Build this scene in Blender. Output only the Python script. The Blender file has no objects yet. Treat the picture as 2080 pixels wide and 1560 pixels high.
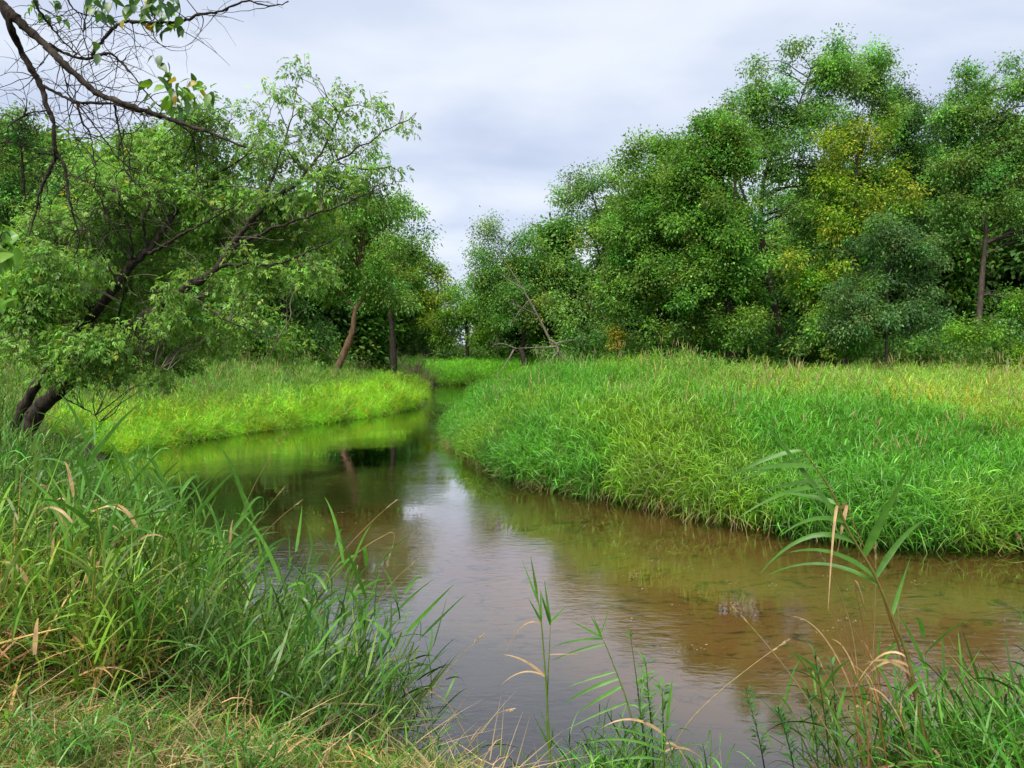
import bpy, math
import numpy as np
from mathutils import Matrix, Vector

SC = bpy.context.scene
COL = SC.collection
R = np.random.default_rng(7)
PI = math.pi

# ------------------------------------------------------------------ camera
CAM_H, F, PITCH = 2.4, 1513.0, math.radians(2.65)
cd = bpy.data.cameras.new('camera')
cam = bpy.data.objects.new('camera', cd)
COL.objects.link(cam)
cam.location = (0, 0, CAM_H)
cam.rotation_euler = (PI / 2 - PITCH, 0, 0)
cd.sensor_width = 36.0
cd.lens = F / 2080 * 36
cd.clip_start = 0.05
cd.clip_end = 3000
SC.camera = cam

# ------------------------------------------------------------------ sky and sun
SUN_EL, SUN_AZ = math.radians(57), math.radians(208)      # high, behind and to the left
EXPOSURE = 2.0
w = bpy.data.worlds.new('World')
SC.world = w
w.use_nodes = True
nt = w.node_tree
nt.nodes.clear()
N = nt.nodes.new
L = nt.links.new
out = N('ShaderNodeOutputWorld')
sky = N('ShaderNodeTexSky')
sky.sky_type = 'NISHITA'
sky.sun_disc = False
sky.sun_elevation = SUN_EL
sky.sun_rotation = SUN_AZ
bg1 = N('ShaderNodeBackground')
bg1.inputs[1].default_value = 0.05
L(sky.outputs[0], bg1.inputs[0])
tc = N('ShaderNodeTexCoord')
sep = N('ShaderNodeSeparateXYZ')
L(tc.outputs['Generated'], sep.inputs[0])


def wmath(op, a, b=None):
    n = N('ShaderNodeMath')
    n.operation = op
    for i, v in enumerate((a, b)):
        if v is None:
            continue
        if isinstance(v, (int, float)):
            n.inputs[i].default_value = v
        else:
            L(v, n.inputs[i])
    return n.outputs[0]


zz = wmath('ADD', wmath('MAXIMUM', sep.outputs[2], 0.0), 0.16)
comb = N('ShaderNodeCombineXYZ')
L(wmath('DIVIDE', sep.outputs[0], zz), comb.inputs[0])
L(wmath('DIVIDE', sep.outputs[1], zz), comb.inputs[1])
mp = N('ShaderNodeMapping')
mp.inputs['Location'].default_value = (3.1, 1.7, 0)
mp.inputs['Scale'].default_value = (1.3, 1.6, 1)
L(comb.outputs[0], mp.inputs[0])
n1 = N('ShaderNodeTexNoise')
n1.inputs['Scale'].default_value = 1.0
n1.inputs['Detail'].default_value = 7
n1.inputs['Roughness'].default_value = 0.48
n1.inputs['Distortion'].default_value = 0.35
L(mp.outputs[0], n1.inputs['Vector'])
rmp = N('ShaderNodeValToRGB')
rmp.color_ramp.interpolation = 'B_SPLINE'
e = rmp.color_ramp.elements
e[0].position, e[0].color = 0.32, (0.56, 0.635, 0.83, 1)
e[1].position, e[1].color = 0.66, (0.90, 0.945, 1.02, 1)
m = e.new(0.5)
m.color = (0.72, 0.80, 0.96, 1)
L(n1.outputs[0], rmp.inputs[0])
bg2 = N('ShaderNodeBackground')
bg2.inputs[1].default_value = 0.255
L(rmp.outputs[0], bg2.inputs[0])
mx = N('ShaderNodeMixShader')
mx.inputs[0].default_value = 0.93
L(bg1.outputs[0], mx.inputs[1])
L(bg2.outputs[0], mx.inputs[2])
L(mx.outputs[0], out.inputs[0])

sd = bpy.data.lights.new('sun', 'SUN')
sd.energy = 1.5
sd.angle = math.radians(34)
sd.color = (1.0, 0.95, 0.86)
sun = bpy.data.objects.new('sun', sd)
COL.objects.link(sun)
sdir = Vector((math.sin(SUN_AZ) * math.cos(SUN_EL), math.cos(SUN_AZ) * math.cos(SUN_EL), math.sin(SUN_EL)))
sun.rotation_euler = sdir.to_track_quat('Z', 'Y').to_euler()
sun.location = (-20, -20, 60)

vs = SC.view_settings
vs.view_transform = 'Standard'
vs.look = 'None'
vs.gamma = 1
vs.use_curve_mapping = False
vs.exposure = EXPOSURE
cy = SC.cycles
cy.max_bounces = 8
cy.diffuse_bounces = 3
cy.glossy_bounces = 3
cy.transparent_max_bounces = 12
cy.caustics_reflective = False
cy.caustics_refractive = False
cy.sample_clamp_indirect = 6

# ------------------------------------------------------------------ helpers
CP, SP = math.cos(PITCH), math.sin(PITCH)


def ray(px, py):
    x, y = (px - 1040) / F, (780 - py) / F
    return np.array([x, CP + y * SP, -SP + y * CP])


def at(px, py, d):
    """the point that the photograph shows at (px, py), d metres ahead"""
    r = ray(px, py)
    return np.array([0, 0, CAM_H]) + r * (d / r[1])


def vnoise(x, y, seed=0):
    xi, yi = np.floor(x).astype(np.int64), np.floor(y).astype(np.int64)
    fx, fy = x - xi, y - yi
    fx, fy = fx * fx * (3 - 2 * fx), fy * fy * (3 - 2 * fy)

    def h(a, b):
        n = (a * 374761393 + b * 668265263 + seed * 974711) & 0x7fffffff
        n = ((n ^ (n >> 13)) * 1274126177) & 0x7fffffff
        return ((n ^ (n >> 16)) & 0xffff) / 65535.0
    return (h(xi, yi) * (1 - fx) + h(xi + 1, yi) * fx) * (1 - fy) + (h(xi, yi + 1) * (1 - fx) + h(xi + 1, yi + 1) * fx) * fy


def fbm(x, y, seed=0, o=3):
    s, a, t = 0, 1, 0
    for i in range(o):
        s = s + a * vnoise(x * 2 ** i, y * 2 ** i, seed + i)
        t += a
        a *= 0.5
    return s / t


def smooth(pts, n=6):
    """Catmull-Rom through the points"""
    p = np.asarray(pts, float)
    p = np.vstack([2 * p[0] - p[1], p, 2 * p[-1] - p[-2]])
    res = []
    t = np.linspace(0, 1, n, endpoint=False)[:, None]
    for i in range(1, len(p) - 2):
        a, b, c, d = p[i - 1], p[i], p[i + 1], p[i + 2]
        res.append(0.5 * (2 * b + (c - a) * t + (2 * a - 5 * b + 4 * c - d) * t * t + (3 * b - a - 3 * c + d) * t ** 3))
    res.append(p[-2][None])
    return np.vstack(res)


def sstep(a, b, x):
    t = np.clip((x - a) / (b - a), 0, 1)
    return t * t * (3 - 2 * t)


def unit(v):
    return v / np.maximum(np.linalg.norm(v, axis=-1, keepdims=True), 1e-9)


class Geo:
    """quads with a colour per vertex, collected as numpy arrays"""

    def __init__(s):
        s.v, s.q, s.c, s.n = [], [], [], 0

    def add(s, v, q, c):
        v = np.asarray(v, float).reshape(-1, 3)
        c = np.broadcast_to(np.asarray(c, float), (len(v), 3)) if np.ndim(c) < 2 else np.asarray(c, float)
        s.v.append(v)
        s.q.append(np.asarray(q, np.int64).reshape(-1, 4) + s.n)
        s.c.append(c)
        s.n += len(v)

    def tube(s, path, rad, k=6, c=(.05, .04, .03), rough=0.0):
        p = np.asarray(path, float)
        n = len(p)
        r = np.interp(np.linspace(0, 1, n), np.linspace(0, 1, len(rad)), rad)
        if rough:
            r = r * np.exp(R.normal(0, rough, n))
        t = unit(np.gradient(p, axis=0))
        ref = np.array([0.13, 0.21, 0.97]) if abs(t[:, 2]).mean() < 0.8 else np.array([0.97, 0.2, 0.1])
        u = unit(np.cross(t, ref))
        w_ = np.cross(t, u)
        a = np.arange(k) * 2 * PI / k
        ring = p[:, None] + r[:, None, None] * (np.cos(a)[None, :, None] * u[:, None] + np.sin(a)[None, :, None] * w_[:, None])
        i, j = np.meshgrid(np.arange(n - 1), np.arange(k), indexing='ij')
        j2 = (j + 1) % k
        q = np.stack([i * k + j, i * k + j2, (i + 1) * k + j2, (i + 1) * k + j], -1)
        if rough:
            ring = ring + R.normal(0, rough * .45, ring.shape) * r[:, None, None]
        s.add(ring.reshape(-1, 3), q, c)

    def leaves(s, p, d, nrm, ln, wd, c, fold=0.12):
        """diamond leaves: stalk point p, direction d, facing nrm"""
        n = len(p)
        d = unit(d)
        side = unit(np.cross(d, nrm))
        up = np.cross(side, d)
        ln, wd = np.broadcast_to(ln, n)[:, None], np.broadcast_to(wd, n)[:, None]
        mid = p + d * ln * 0.42
        v = np.stack([p, mid + side * wd / 2 + up * ln * fold, p + d * ln - up * ln * 0.12, mid - side * wd / 2 + up * ln * fold], 1)
        s.add(v.reshape(-1, 3), np.arange(4 * n).reshape(n, 4), np.repeat(np.broadcast_to(c, (n, 3)), 4, 0))

    def blades(s, p, d, ln, wd, droop, c, seg=4, side=None, bow=0.0, belly=False):
        """grass blades: strips from p along d, bending down by droop"""
        n = len(p)
        d = unit(np.asarray(d, float))
        ln, wd, droop = (np.broadcast_to(a, n)[:, None] for a in (ln, wd, droop))
        if side is None:
            side = unit(np.cross(d, np.array([0, 0, 1.0])) + R.normal(0, .25, (n, 3)))
        t = np.linspace(0, 1, seg + 1)
        V = []
        for ti in t:
            cen = p + d * ln * ti + np.array([0, 0, -1.0]) * ln * droop * ti ** 2.2
            wt = (min(1, 0.45 + 2.2 * ti) if belly else 1.0) * max(1 - ti, 0.03) ** 0.75
            V.append(np.stack([cen - side * wd * wt / 2, cen + side * wd * wt / 2], 1))
        V = np.stack(V, 1).reshape(n, -1, 3)
        m_ = 2 * (seg + 1)
        q = np.array([[2 * i, 2 * i + 1, 2 * i + 3, 2 * i + 2] for i in range(seg)])
        Q = (np.arange(n)[:, None, None] * m_ + q[None]).reshape(-1, 4)
        s.add(V.reshape(-1, 3), Q, np.repeat(np.broadcast_to(c, (n, 3)), m_, 0))

    def arrays(s):
        return np.vstack(s.v), np.vstack(s.q), np.vstack(s.c)

    def mesh(s, name, mat, shade=False):
        v, q, c = s.arrays()
        return mesh_np(name, v, q, c, mat, shade)


def mesh_np(name, v, q, c, mat, shade=False):
    me = bpy.data.meshes.new(name)
    me.vertices.add(len(v))
    me.vertices.foreach_set('co', np.ascontiguousarray(v, np.float32).ravel())
    me.loops.add(len(q) * 4)
    me.loops.foreach_set('vertex_index', np.ascontiguousarray(q, np.int32).ravel())
    me.polygons.add(len(q))
    me.polygons.foreach_set('loop_start', np.arange(0, len(q) * 4, 4, dtype=np.int32))
    if shade:
        me.polygons.foreach_set('use_smooth', np.ones(len(q), bool))
    me.update(calc_edges=True)
    if c is not None:
        a = me.attributes.new('col', 'FLOAT_COLOR', 'POINT')
        a.data.foreach_set('color', np.hstack([c, np.ones((len(c), 1))]).astype(np.float32).ravel())
    if mat:
        me.materials.append(mat)
    return me


def obj(name, me, parent=None, loc=None):
    o = bpy.data.objects.new(name, me)
    COL.objects.link(o)
    if parent is not None:
        o.parent = parent
    if loc is not None:
        o.location = loc
    return o


def tag(o, label=None, cat=None, group=None, kind=None):
    for k, v in (('label', label), ('category', cat), ('group', group), ('kind', kind)):
        if v:
            o[k] = v
    return o


def thing(name, loc, label, cat, group=None):
    return tag(obj(name, None, None, [float(a) for a in loc]), label, cat, group)


def part(name, geo, mat, parent, shade=False, kind=None):
    """one mesh object under its thing; geometry is given in world space"""
    v, q, c = geo.arrays()
    p = np.array(parent.location if parent.parent is None else parent.parent.location)
    o = obj(name, mesh_np(name, v - p, q, c, mat, shade), parent)
    if kind:
        o['kind'] = kind
    return o


# ------------------------------------------------------------------ materials
def newmat(name):
    mt = bpy.data.materials.new(name)
    mt.use_nodes = True
    t = mt.node_tree
    t.nodes.clear()
    return mt, t, t.nodes.new, t.links.new


def leaf_material(name, inst=False, trans=0.38, gloss=0.05, rough=0.42, vary=0.35, nscale=6.0):
    mt, t, N, L = newmat(name)
    o = N('ShaderNodeOutputMaterial')
    a = N('ShaderNodeAttribute')
    a.attribute_name = 'col'
    c = a.outputs['Color']

    def mix(bt, x, y, f=1.0):
        n = N('ShaderNodeMix')
        n.data_type, n.blend_type = 'RGBA', bt
        n.inputs[0].default_value = f
        for i, v in ((6, x), (7, y)):
            if isinstance(v, tuple):
                n.inputs[i].default_value = v
            else:
                L(v, n.inputs[i])
        return n.outputs[2]
    if inst:
        b = N('ShaderNodeAttribute')
        b.attribute_type = 'INSTANCER'
        b.attribute_name = 'tint'
        c = mix('MULTIPLY', c, b.outputs['Color'])
    g = N('ShaderNodeNewGeometry')
    nz = N('ShaderNodeTexNoise')
    nz.inputs['Scale'].default_value = nscale
    nz.inputs['Detail'].default_value = 3
    L(g.outputs['Position'], nz.inputs['Vector'])
    rp = N('ShaderNodeValToRGB')
    rp.color_ramp.elements[0].position, rp.color_ramp.elements[1].position = 0.3, 0.7
    rp.color_ramp.elements[0].color = (1 - vary, 1 - vary, 1 - vary * .8, 1)
    rp.color_ramp.elements[1].color = (1 + vary, 1 + vary * .8, 1, 1)
    L(nz.outputs[0], rp.inputs[0])
    c = mix('MULTIPLY', c, rp.outputs[0])
    df = N('ShaderNodeBsdfDiffuse')
    L(c, df.inputs[0])
    tr = N('ShaderNodeBsdfTranslucent')
    L(mix('MULTIPLY', c, (1.2, 1.15, 0.85, 1)), tr.inputs[0])
    m1 = N('ShaderNodeMixShader')
    m1.inputs[0].default_value = trans
    L(df.outputs[0], m1.inputs[1])
    L(tr.outputs[0], m1.inputs[2])
    gl = N('ShaderNodeBsdfGlossy')
    gl.inputs['Roughness'].default_value = rough
    m2 = N('ShaderNodeMixShader')
    m2.inputs[0].default_value = gloss
    L(m1.outputs[0], m2.inputs[1])
    L(gl.outputs[0], m2.inputs[2])
    L(m2.outputs[0], o.inputs[0])
    return mt


def bark_material(name, c0, c1, scale=9.0, bump=0.5):
    mt, t, N, L = newmat(name)
    o = N('ShaderNodeOutputMaterial')
    b = N('ShaderNodeBsdfPrincipled')
    b.inputs['Roughness'].default_value = 0.95
    b.inputs['Specular IOR Level'].default_value = 0.12
    tc = N('ShaderNodeTexCoord')
    mp = N('ShaderNodeMapping')
    mp.inputs['Scale'].default_value = (1, 1, 0.3)
    L(tc.outputs['Object'], mp.inputs[0])
    nz = N('ShaderNodeTexNoise')
    nz.inputs['Scale'].default_value = scale
    nz.inputs['Detail'].default_value = 7
    nz.inputs['Roughness'].default_value = 0.65
    L(mp.outputs[0], nz.inputs['Vector'])
    rp = N('ShaderNodeValToRGB')
    rp.color_ramp.elements[0].position, rp.color_ramp.elements[1].position = 0.35, 0.68
    rp.color_ramp.elements[0].color = (*c0, 1)
    rp.color_ramp.elements[1].color = (*c1, 1)
    L(nz.outputs[0], rp.inputs[0])
    L(rp.outputs[0], b.inputs['Base Color'])
    bp = N('ShaderNodeBump')
    bp.inputs['Strength'].default_value = bump
    bp.inputs['Distance'].default_value = 0.02
    L(nz.outputs[0], bp.inputs['Height'])
    L(bp.outputs[0], b.inputs['Normal'])
    L(b.outputs[0], o.inputs[0])
    return mt


M_LEAF = leaf_material('leaf_green', nscale=1.6, vary=0.30, gloss=.02, rough=.5, trans=.46)
M_NEAR = leaf_material('leaf_near', nscale=14, vary=0.22, trans=0.45, gloss=0.06)
M_GRASS = leaf_material('grass_blade', inst=True, nscale=1.6, vary=0.22, trans=0.30, gloss=0.03, rough=0.4)
M_REED = leaf_material('reed_leaf', nscale=22, vary=0.2, trans=0.42, gloss=0.025, rough=0.4)
M_STRAW = leaf_material('straw', nscale=30, vary=0.25, trans=0.2, gloss=0.03)
M_BARK = bark_material('dark_bark', (0.009, 0.007, 0.005), (0.075, 0.062, 0.048), scale=22, bump=.9)
M_BROWN = bark_material('brown_bark', (0.045, 0.036, 0.028), (0.14, 0.11, 0.085))
M_RED = bark_material('red_brown_bark', (0.07, 0.042, 0.024), (0.20, 0.125, 0.075))
M_DEAD = bark_material('grey_deadwood', (0.10, 0.085, 0.068), (0.27, 0.235, 0.19))
M_TWIG = bark_material('pale_twig', (0.06, 0.055, 0.035), (0.21, 0.19, 0.13), scale=20)

# ------------------------------------------------------------------ river outline (metres; camera at the origin, looking along +y)
NEAR = [(34, 2.6), (14, 3.2), (7, 3.4), (4.0, 3.45), (2.4, 3.55), (1.0, 3.7), (0.1, 3.8), (-.9, 4.25), (-1.8, 5.2), (-3.0, 6.7), (-4.7, 8.8), (-7.2, 12.0), (-9.3, 15.4)]
LEFT = [(-9.1, 16.9), (-8.9, 17.8), (-8.2, 19.7), (-7.15, 22.3), (-5.7, 25), (-4.7, 27.6), (-4.0, 30.8), (-4.15, 35), (-4.9, 41), (-5.8, 47), (-6.1, 49.6)]
FAR = [(-5.0, 51.2), (-2.6, 50.6), (1, 51), (8, 54), (20, 58), (40, 62)]
RIGHT = [(40, 57), (20, 54), (8, 49), (1, 45.5), (-1.7, 43), (-2.2, 39.5), (-1.75, 34), (-1.45, 29), (-1.55, 25), (-1.75, 22.5), (-1.6, 19.4), (-.95, 16.4), (0.05, 14.0), (1.1, 12.5), (2.3, 11.3), (3.15, 10.35), (4.15, 9.55), (4.9, 9.2), (6.25, 9.1), (9, 8.8), (18, 8.4), (34, 8)]
LINES = [smooth(a, 5) for a in (NEAR, LEFT, FAR, RIGHT)]
POLY = np.vstack(LINES)


def seg_dist(P, A, B):
    best = np.full(len(P), 1e9)
    for a, b in zip(A, B):
        ab = b - a
        t = np.clip(((P - a) @ ab) / max(ab @ ab, 1e-9), 0, 1)
        dd = ((P - a - t[:, None] * ab) ** 2).sum(1)
        best = np.minimum(best, dd)
    return np.sqrt(best)


def inside(P):
    A, B = POLY, np.roll(POLY, -1, 0)
    res = np.zeros(len(P), bool)
    for a, b in zip(A, B):
        c = (a[1] > P[:, 1]) != (b[1] > P[:, 1])
        if a[1] != b[1]:
            res ^= c & (P[:, 0] < (b[0] - a[0]) * (P[:, 1] - a[1]) / (b[1] - a[1]) + a[0])
    return res


def shore(P):
    """signed distance to the water's edge (land positive) and the distance to each bank"""
    D = np.stack([seg_dist(P, l[:-1], l[1:]) for l in LINES], 1)
    d = D.min(1)
    return np.where(inside(P), -d, d), D


def TIP(x, y):
    """the nose of the meadow lies lower than the rest"""
    return np.where(y > 14, .32 + .68 * sstep(-1.9, 1.6, x - np.clip(y - 22, 0, 30) * .05), .32 + .68 * sstep(-1.9, 1.6, x + (14 - y) * 2))


def ground_from(P, d, D):
    x, y = P[:, 0], P[:, 1]
    wt = 1 / (D ** 3 + 0.02)
    wt /= wt.sum(1, keepdims=True)
    Hb = wt @ np.array([0.80, 0.40, 0.35, 0.48])
    Hb = Hb * (1 - wt[:, 3] * (1 - TIP(x, y)) * .8)
    Wd = wt @ np.array([1.5, 0.8, 0.8, 0.55])
    Wd = Wd + wt[:, 3] * np.clip(x - 3.2, 0, 4) * 0.75 * (y < 20)
    land = Hb * sstep(0, 1, d / Wd * 0.85 + 0.06) + np.clip(d - 1, 0, 30) * 0.012
    land = land + (fbm(x * .5, y * .5, 3) - .5) * 0.28 * sstep(0.3, 2.5, d) + (fbm(x * 2, y * 2, 9) - .5) * .07
    land = land + .62 * np.exp(-((x - 4.9) / 3.3) ** 2 - ((y - 25.5) / 4.2) ** 2) + .35 * np.exp(-((x - 1.2) / 3) ** 2 - ((y - 24) / 5) ** 2)
    land = land + 0.35 * np.exp(-((x + 6) / 4) ** 2 - ((y - 33) / 4) ** 2)
    bed = -0.06 - 0.36 * sstep(0, 2.2, -d) + (fbm(x * .9, y * .9, 21) - .5) * .12 * sstep(0.2, 1.2, -d)
    z = np.where(d > 0, land, bed)
    far = np.hypot(x, y - 30)
    return z + np.clip(far - 90, 0, 400) * 0.012


def ground(P):
    d, D = shore(P)
    return ground_from(P, d, D)


def gz(x, y):
    return float(ground(np.array([[x, y]], float))[0])


def axis(lo, hi, step, ext, g=1.22):
    a = list(np.arange(lo, hi + 1e-6, step))
    s = step
    while a[-1] < ext[1]:
        s *= g
        a.append(a[-1] + s)
    s = step
    while a[0] > ext[0]:
        s *= g
        a.insert(0, a[0] - s)
    return np.array(a)


xs, ys = axis(-13, 14, .25, (-600, 600)), axis(-2, 54, .25, (-200, 900))
GX, GY = np.meshgrid(xs, ys, indexing='ij')
GP = np.stack([GX.ravel(), GY.ravel()], 1)
gd, gD = shore(GP)
GZ = ground_from(GP, gd, gD)
nx, ny = len(xs), len(ys)
ii, jj = np.meshgrid(np.arange(nx - 1), np.arange(ny - 1), indexing='ij')
gq = np.stack([ii * ny + jj, (ii + 1) * ny + jj, (ii + 1) * ny + jj + 1, ii * ny + jj + 1], -1).reshape(-1, 4)

# ground material: damp soil above the water, rippled sand under it
mt, t, N, L = newmat('soil_and_sand')
o = N('ShaderNodeOutputMaterial')
b = N('ShaderNodeBsdfPrincipled')
b.inputs['Roughness'].default_value = 0.9
g = N('ShaderNodeNewGeometry')
sp = N('ShaderNodeSeparateXYZ')
L(g.outputs['Position'], sp.inputs[0])


def noise(scale, detail, vec, rough=.55, dist=0.0):
    n = N('ShaderNodeTexNoise')
    n.inputs['Scale'].default_value = scale
    n.inputs['Detail'].default_value = detail
    n.inputs['Roughness'].default_value = rough
    n.inputs['Distortion'].default_value = dist
    L(vec, n.inputs['Vector'])
    return n.outputs[0]


def ramp(fac, stops):
    r = N('ShaderNodeValToRGB')
    el = r.color_ramp.elements
    el[0].position, el[0].color = stops[0][0], (*stops[0][1], 1)
    el[1].position, el[1].color = stops[-1][0], (*stops[-1][1], 1)
    for p_, c_ in stops[1:-1]:
        el.new(p_).color = (*c_, 1)
    L(fac, r.inputs[0])
    return r.outputs[0]


def mixc(bt, f, x, y):
    n = N('ShaderNodeMix')
    n.data_type, n.blend_type = 'RGBA', bt
    for i, v in ((0, f), (6, x), (7, y)):
        if isinstance(v, (int, float)):
            n.inputs[i].default_value = v
        elif isinstance(v, tuple):
            n.inputs[i].default_value = v
        else:
            L(v, n.inputs[i])
    return n.outputs[2]


mpn = N('ShaderNodeMapping')
mpn.inputs['Scale'].default_value = (0.45, 1.0, 1)
mpn.inputs['Rotation'].default_value = (0, 0, 0.35)
L(g.outputs['Position'], mpn.inputs[0])
sand = ramp(noise(0.55, 4, g.outputs['Position']), [(0.3, (0.315, 0.185, 0.098)), (0.5, (0.31, 0.195, 0.092)), (0.7, (0.27, 0.195, 0.084))])
dark = ramp(noise(5.5, 6, mpn.outputs[0], .7, 1.2), [(0.36, (0.25, 0.25, 0.22)), (0.47, (1, 1, 1))])
sand = mixc('MULTIPLY', 1.0, sand, dark)
soil = ramp(noise(5, 6, g.outputs['Position'], .65), [(0.3, (0.018, 0.014, 0.009)), (0.7, (0.060, 0.048, 0.026))])
mr = N('ShaderNodeMapRange')
mr.inputs[1].default_value, mr.inputs[2].default_value = -0.10, 0.02
L(sp.outputs[2], mr.inputs[0])
sx = N('ShaderNodeMapRange')
sx.inputs[1].default_value, sx.inputs[2].default_value = 6.4, 9.0
sxa = N('ShaderNodeMath')
sxa.operation = 'MULTIPLY_ADD'
L(noise(0.9, 3, g.outputs['Position']), sxa.inputs[0])
sxa.inputs[1].default_value = 1.6
sy = N('ShaderNodeMath')
sy.operation = 'MULTIPLY_ADD'
L(sp.outputs[1], sy.inputs[0])
sy.inputs[1].default_value = 0.9
L(sp.outputs[0], sy.inputs[2])
L(sy.outputs[0], sxa.inputs[2])
L(sxa.outputs[0], sx.inputs[0])
sand = mixc('MIX', sx.outputs[0], mixc('MULTIPLY', 1.0, (0.060, 0.058, 0.060, 1), dark), sand)
L(mixc('MIX', mr.outputs[0], sand, soil), b.inputs['Base Color'])
bp = N('ShaderNodeBump')
bp.inputs['Strength'].default_value = 0.6
bp.inputs['Distance'].default_value = 0.03
L(noise(14, 5, mpn.outputs[0]), bp.inputs['Height'])
L(bp.outputs[0], b.inputs['Normal'])
L(b.outputs[0], o.inputs[0])
gr = obj('ground', mesh_np('ground', np.column_stack([GP, GZ]), gq, None, mt, True))
tag(gr, 'dark soil banks and sandy brown stream bed', 'ground', kind='structure')

# water: a clear tinted sheet that reflects by its viewing angle
mt, t, N, L = newmat('stream_water')
o = N('ShaderNodeOutputMaterial')
g = N('ShaderNodeNewGeometry')
mpn = N('ShaderNodeMapping')
mpn.inputs['Scale'].default_value = (0.42, 1.0, 1)
mpn.inputs['Rotation'].default_value = (0, 0, -0.12)
L(g.outputs['Position'], mpn.inputs[0])
big = noise(2.6, 3, mpn.outputs[0], .5, .4)
fine = noise(13, 4, mpn.outputs[0], .55, .8)
patch = noise(0.42, 2, g.outputs['Position'], .5, .3)
pr = N('ShaderNodeMapRange')
pr.inputs[1].default_value, pr.inputs[2].default_value = 0.40, 0.62
pr.inputs[3].default_value, pr.inputs[4].default_value = 0.10, 2.4
L(patch, pr.inputs[0])
mm = N('ShaderNodeMath')
mm.operation = 'MULTIPLY'
L(fine, mm.inputs[0])
L(pr.outputs[0], mm.inputs[1])
ma = N('ShaderNodeMath')
ma.operation = 'MULTIPLY_ADD'
L(mm.outputs[0], ma.inputs[0])
ma.inputs[1].default_value = 0.55
bm = N('ShaderNodeMath')
bm.operation = 'MULTIPLY'
bm.inputs[1].default_value = 0.6
L(big, bm.inputs[0])
L(bm.outputs[0], ma.inputs[2])
bp = N('ShaderNodeBump')
bp.inputs['Strength'].default_value = 1.0
bp.inputs['Distance'].default_value = 0.0027
L(ma.outputs[0], bp.inputs['Height'])
fr = N('ShaderNodeFresnel')
fr.inputs[0].default_value = 1.33
L(bp.outputs[0], fr.inputs['Normal'])
tr = N('ShaderNodeBsdfTransparent')
tr.inputs[0].default_value = (0.74, 0.65, 0.50, 1)
gl = N('ShaderNodeBsdfGlossy')
gl.inputs['Roughness'].default_value = 0.01
L(bp.outputs[0], gl.inputs['Normal'])
mxs = N('ShaderNodeMixShader')
fm = N('ShaderNodeMath')
fm.operation, fm.use_clamp = 'MULTIPLY_ADD', True
fm.inputs[1].default_value, fm.inputs[2].default_value = 2.35, 0.075
L(fr.outputs[0], fm.inputs[0])
L(fm.outputs[0], mxs.inputs[0])
L(tr.outputs[0], mxs.inputs[1])
L(gl.outputs[0], mxs.inputs[2])
L(mxs.outputs[0], o.inputs[0])
wv = np.array([[-14, 1.5, 0], [46, 1.5, 0], [46, 66, 0], [-14, 66, 0]], float)
wt_ = obj('water', mesh_np('water', wv, np.array([[0, 1, 2, 3]]), None, mt))
tag(wt_, 'shallow brown stream winding between grassy banks', 'stream', kind='structure')

# ------------------------------------------------------------------ trees
GREEN = dict(
    ash=np.array([0.145, 0.315, 0.066]), maple=np.array([0.138, 0.300, 0.048]), grey=np.array([0.100, 0.220, 0.066]),
    dark=np.array([0.066, 0.170, 0.036]), lime=np.array([0.135, 0.290, 0.024]), elder=np.array([0.190, 0.380, 0.066]))
YELLOW = np.array([0.37, 0.43, 0.04])


def leaf_cols(n, base, yellow=0.0, spread=0.28):
    k = np.exp(R.normal(0, spread, (n, 1)))
    c = base * k * np.exp(R.normal(0, .10, (n, 3)))
    y = R.random(n) < yellow
    c[y] = YELLOW * np.exp(R.normal(0, .25, (y.sum(), 1)))
    return c


def crown_lobes(ells, d, dens, lobe_px, depth=0.85, clump=0):
    """lobe centres (world), radii, from crown outlines given as (px, py, rx, ry[, dd])"""
    P, Rr = [], []
    for e in ells:
        cx, cy, rx, ry = e[:4]
        dd = d + (e[4] if len(e) > 4 else 0)
        n = max(3, int(dens * rx * ry / lobe_px ** 2))
        u = unit(R.normal(size=(n, 3))) * (R.random((n, 1)) ** 0.42)
        if clump:                                   # gather the lobes into boughs with gaps between them
            mo = unit(R.normal(size=(max(2, n // clump), 3))) * (R.random((max(2, n // clump), 1)) ** .4)
            u = mo[R.integers(0, len(mo), n)] + R.normal(0, .38, (n, 3)) * np.array([1, 1, .8])
            u = u * np.minimum(1, 1.02 / np.linalg.norm(u, axis=1, keepdims=True))
        for a in u:
            c = at(cx + a[0] * rx * 1.08, cy + a[2] * -ry * 1.08, dd)
            sc = dd / F
            c = c + np.array([0, a[1] * depth * rx * sc, 0])
            P.append(c)
            Rr.append(lobe_px * sc * R.uniform(.7, 1.35))
    return np.array(P), np.array(Rr)


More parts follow.
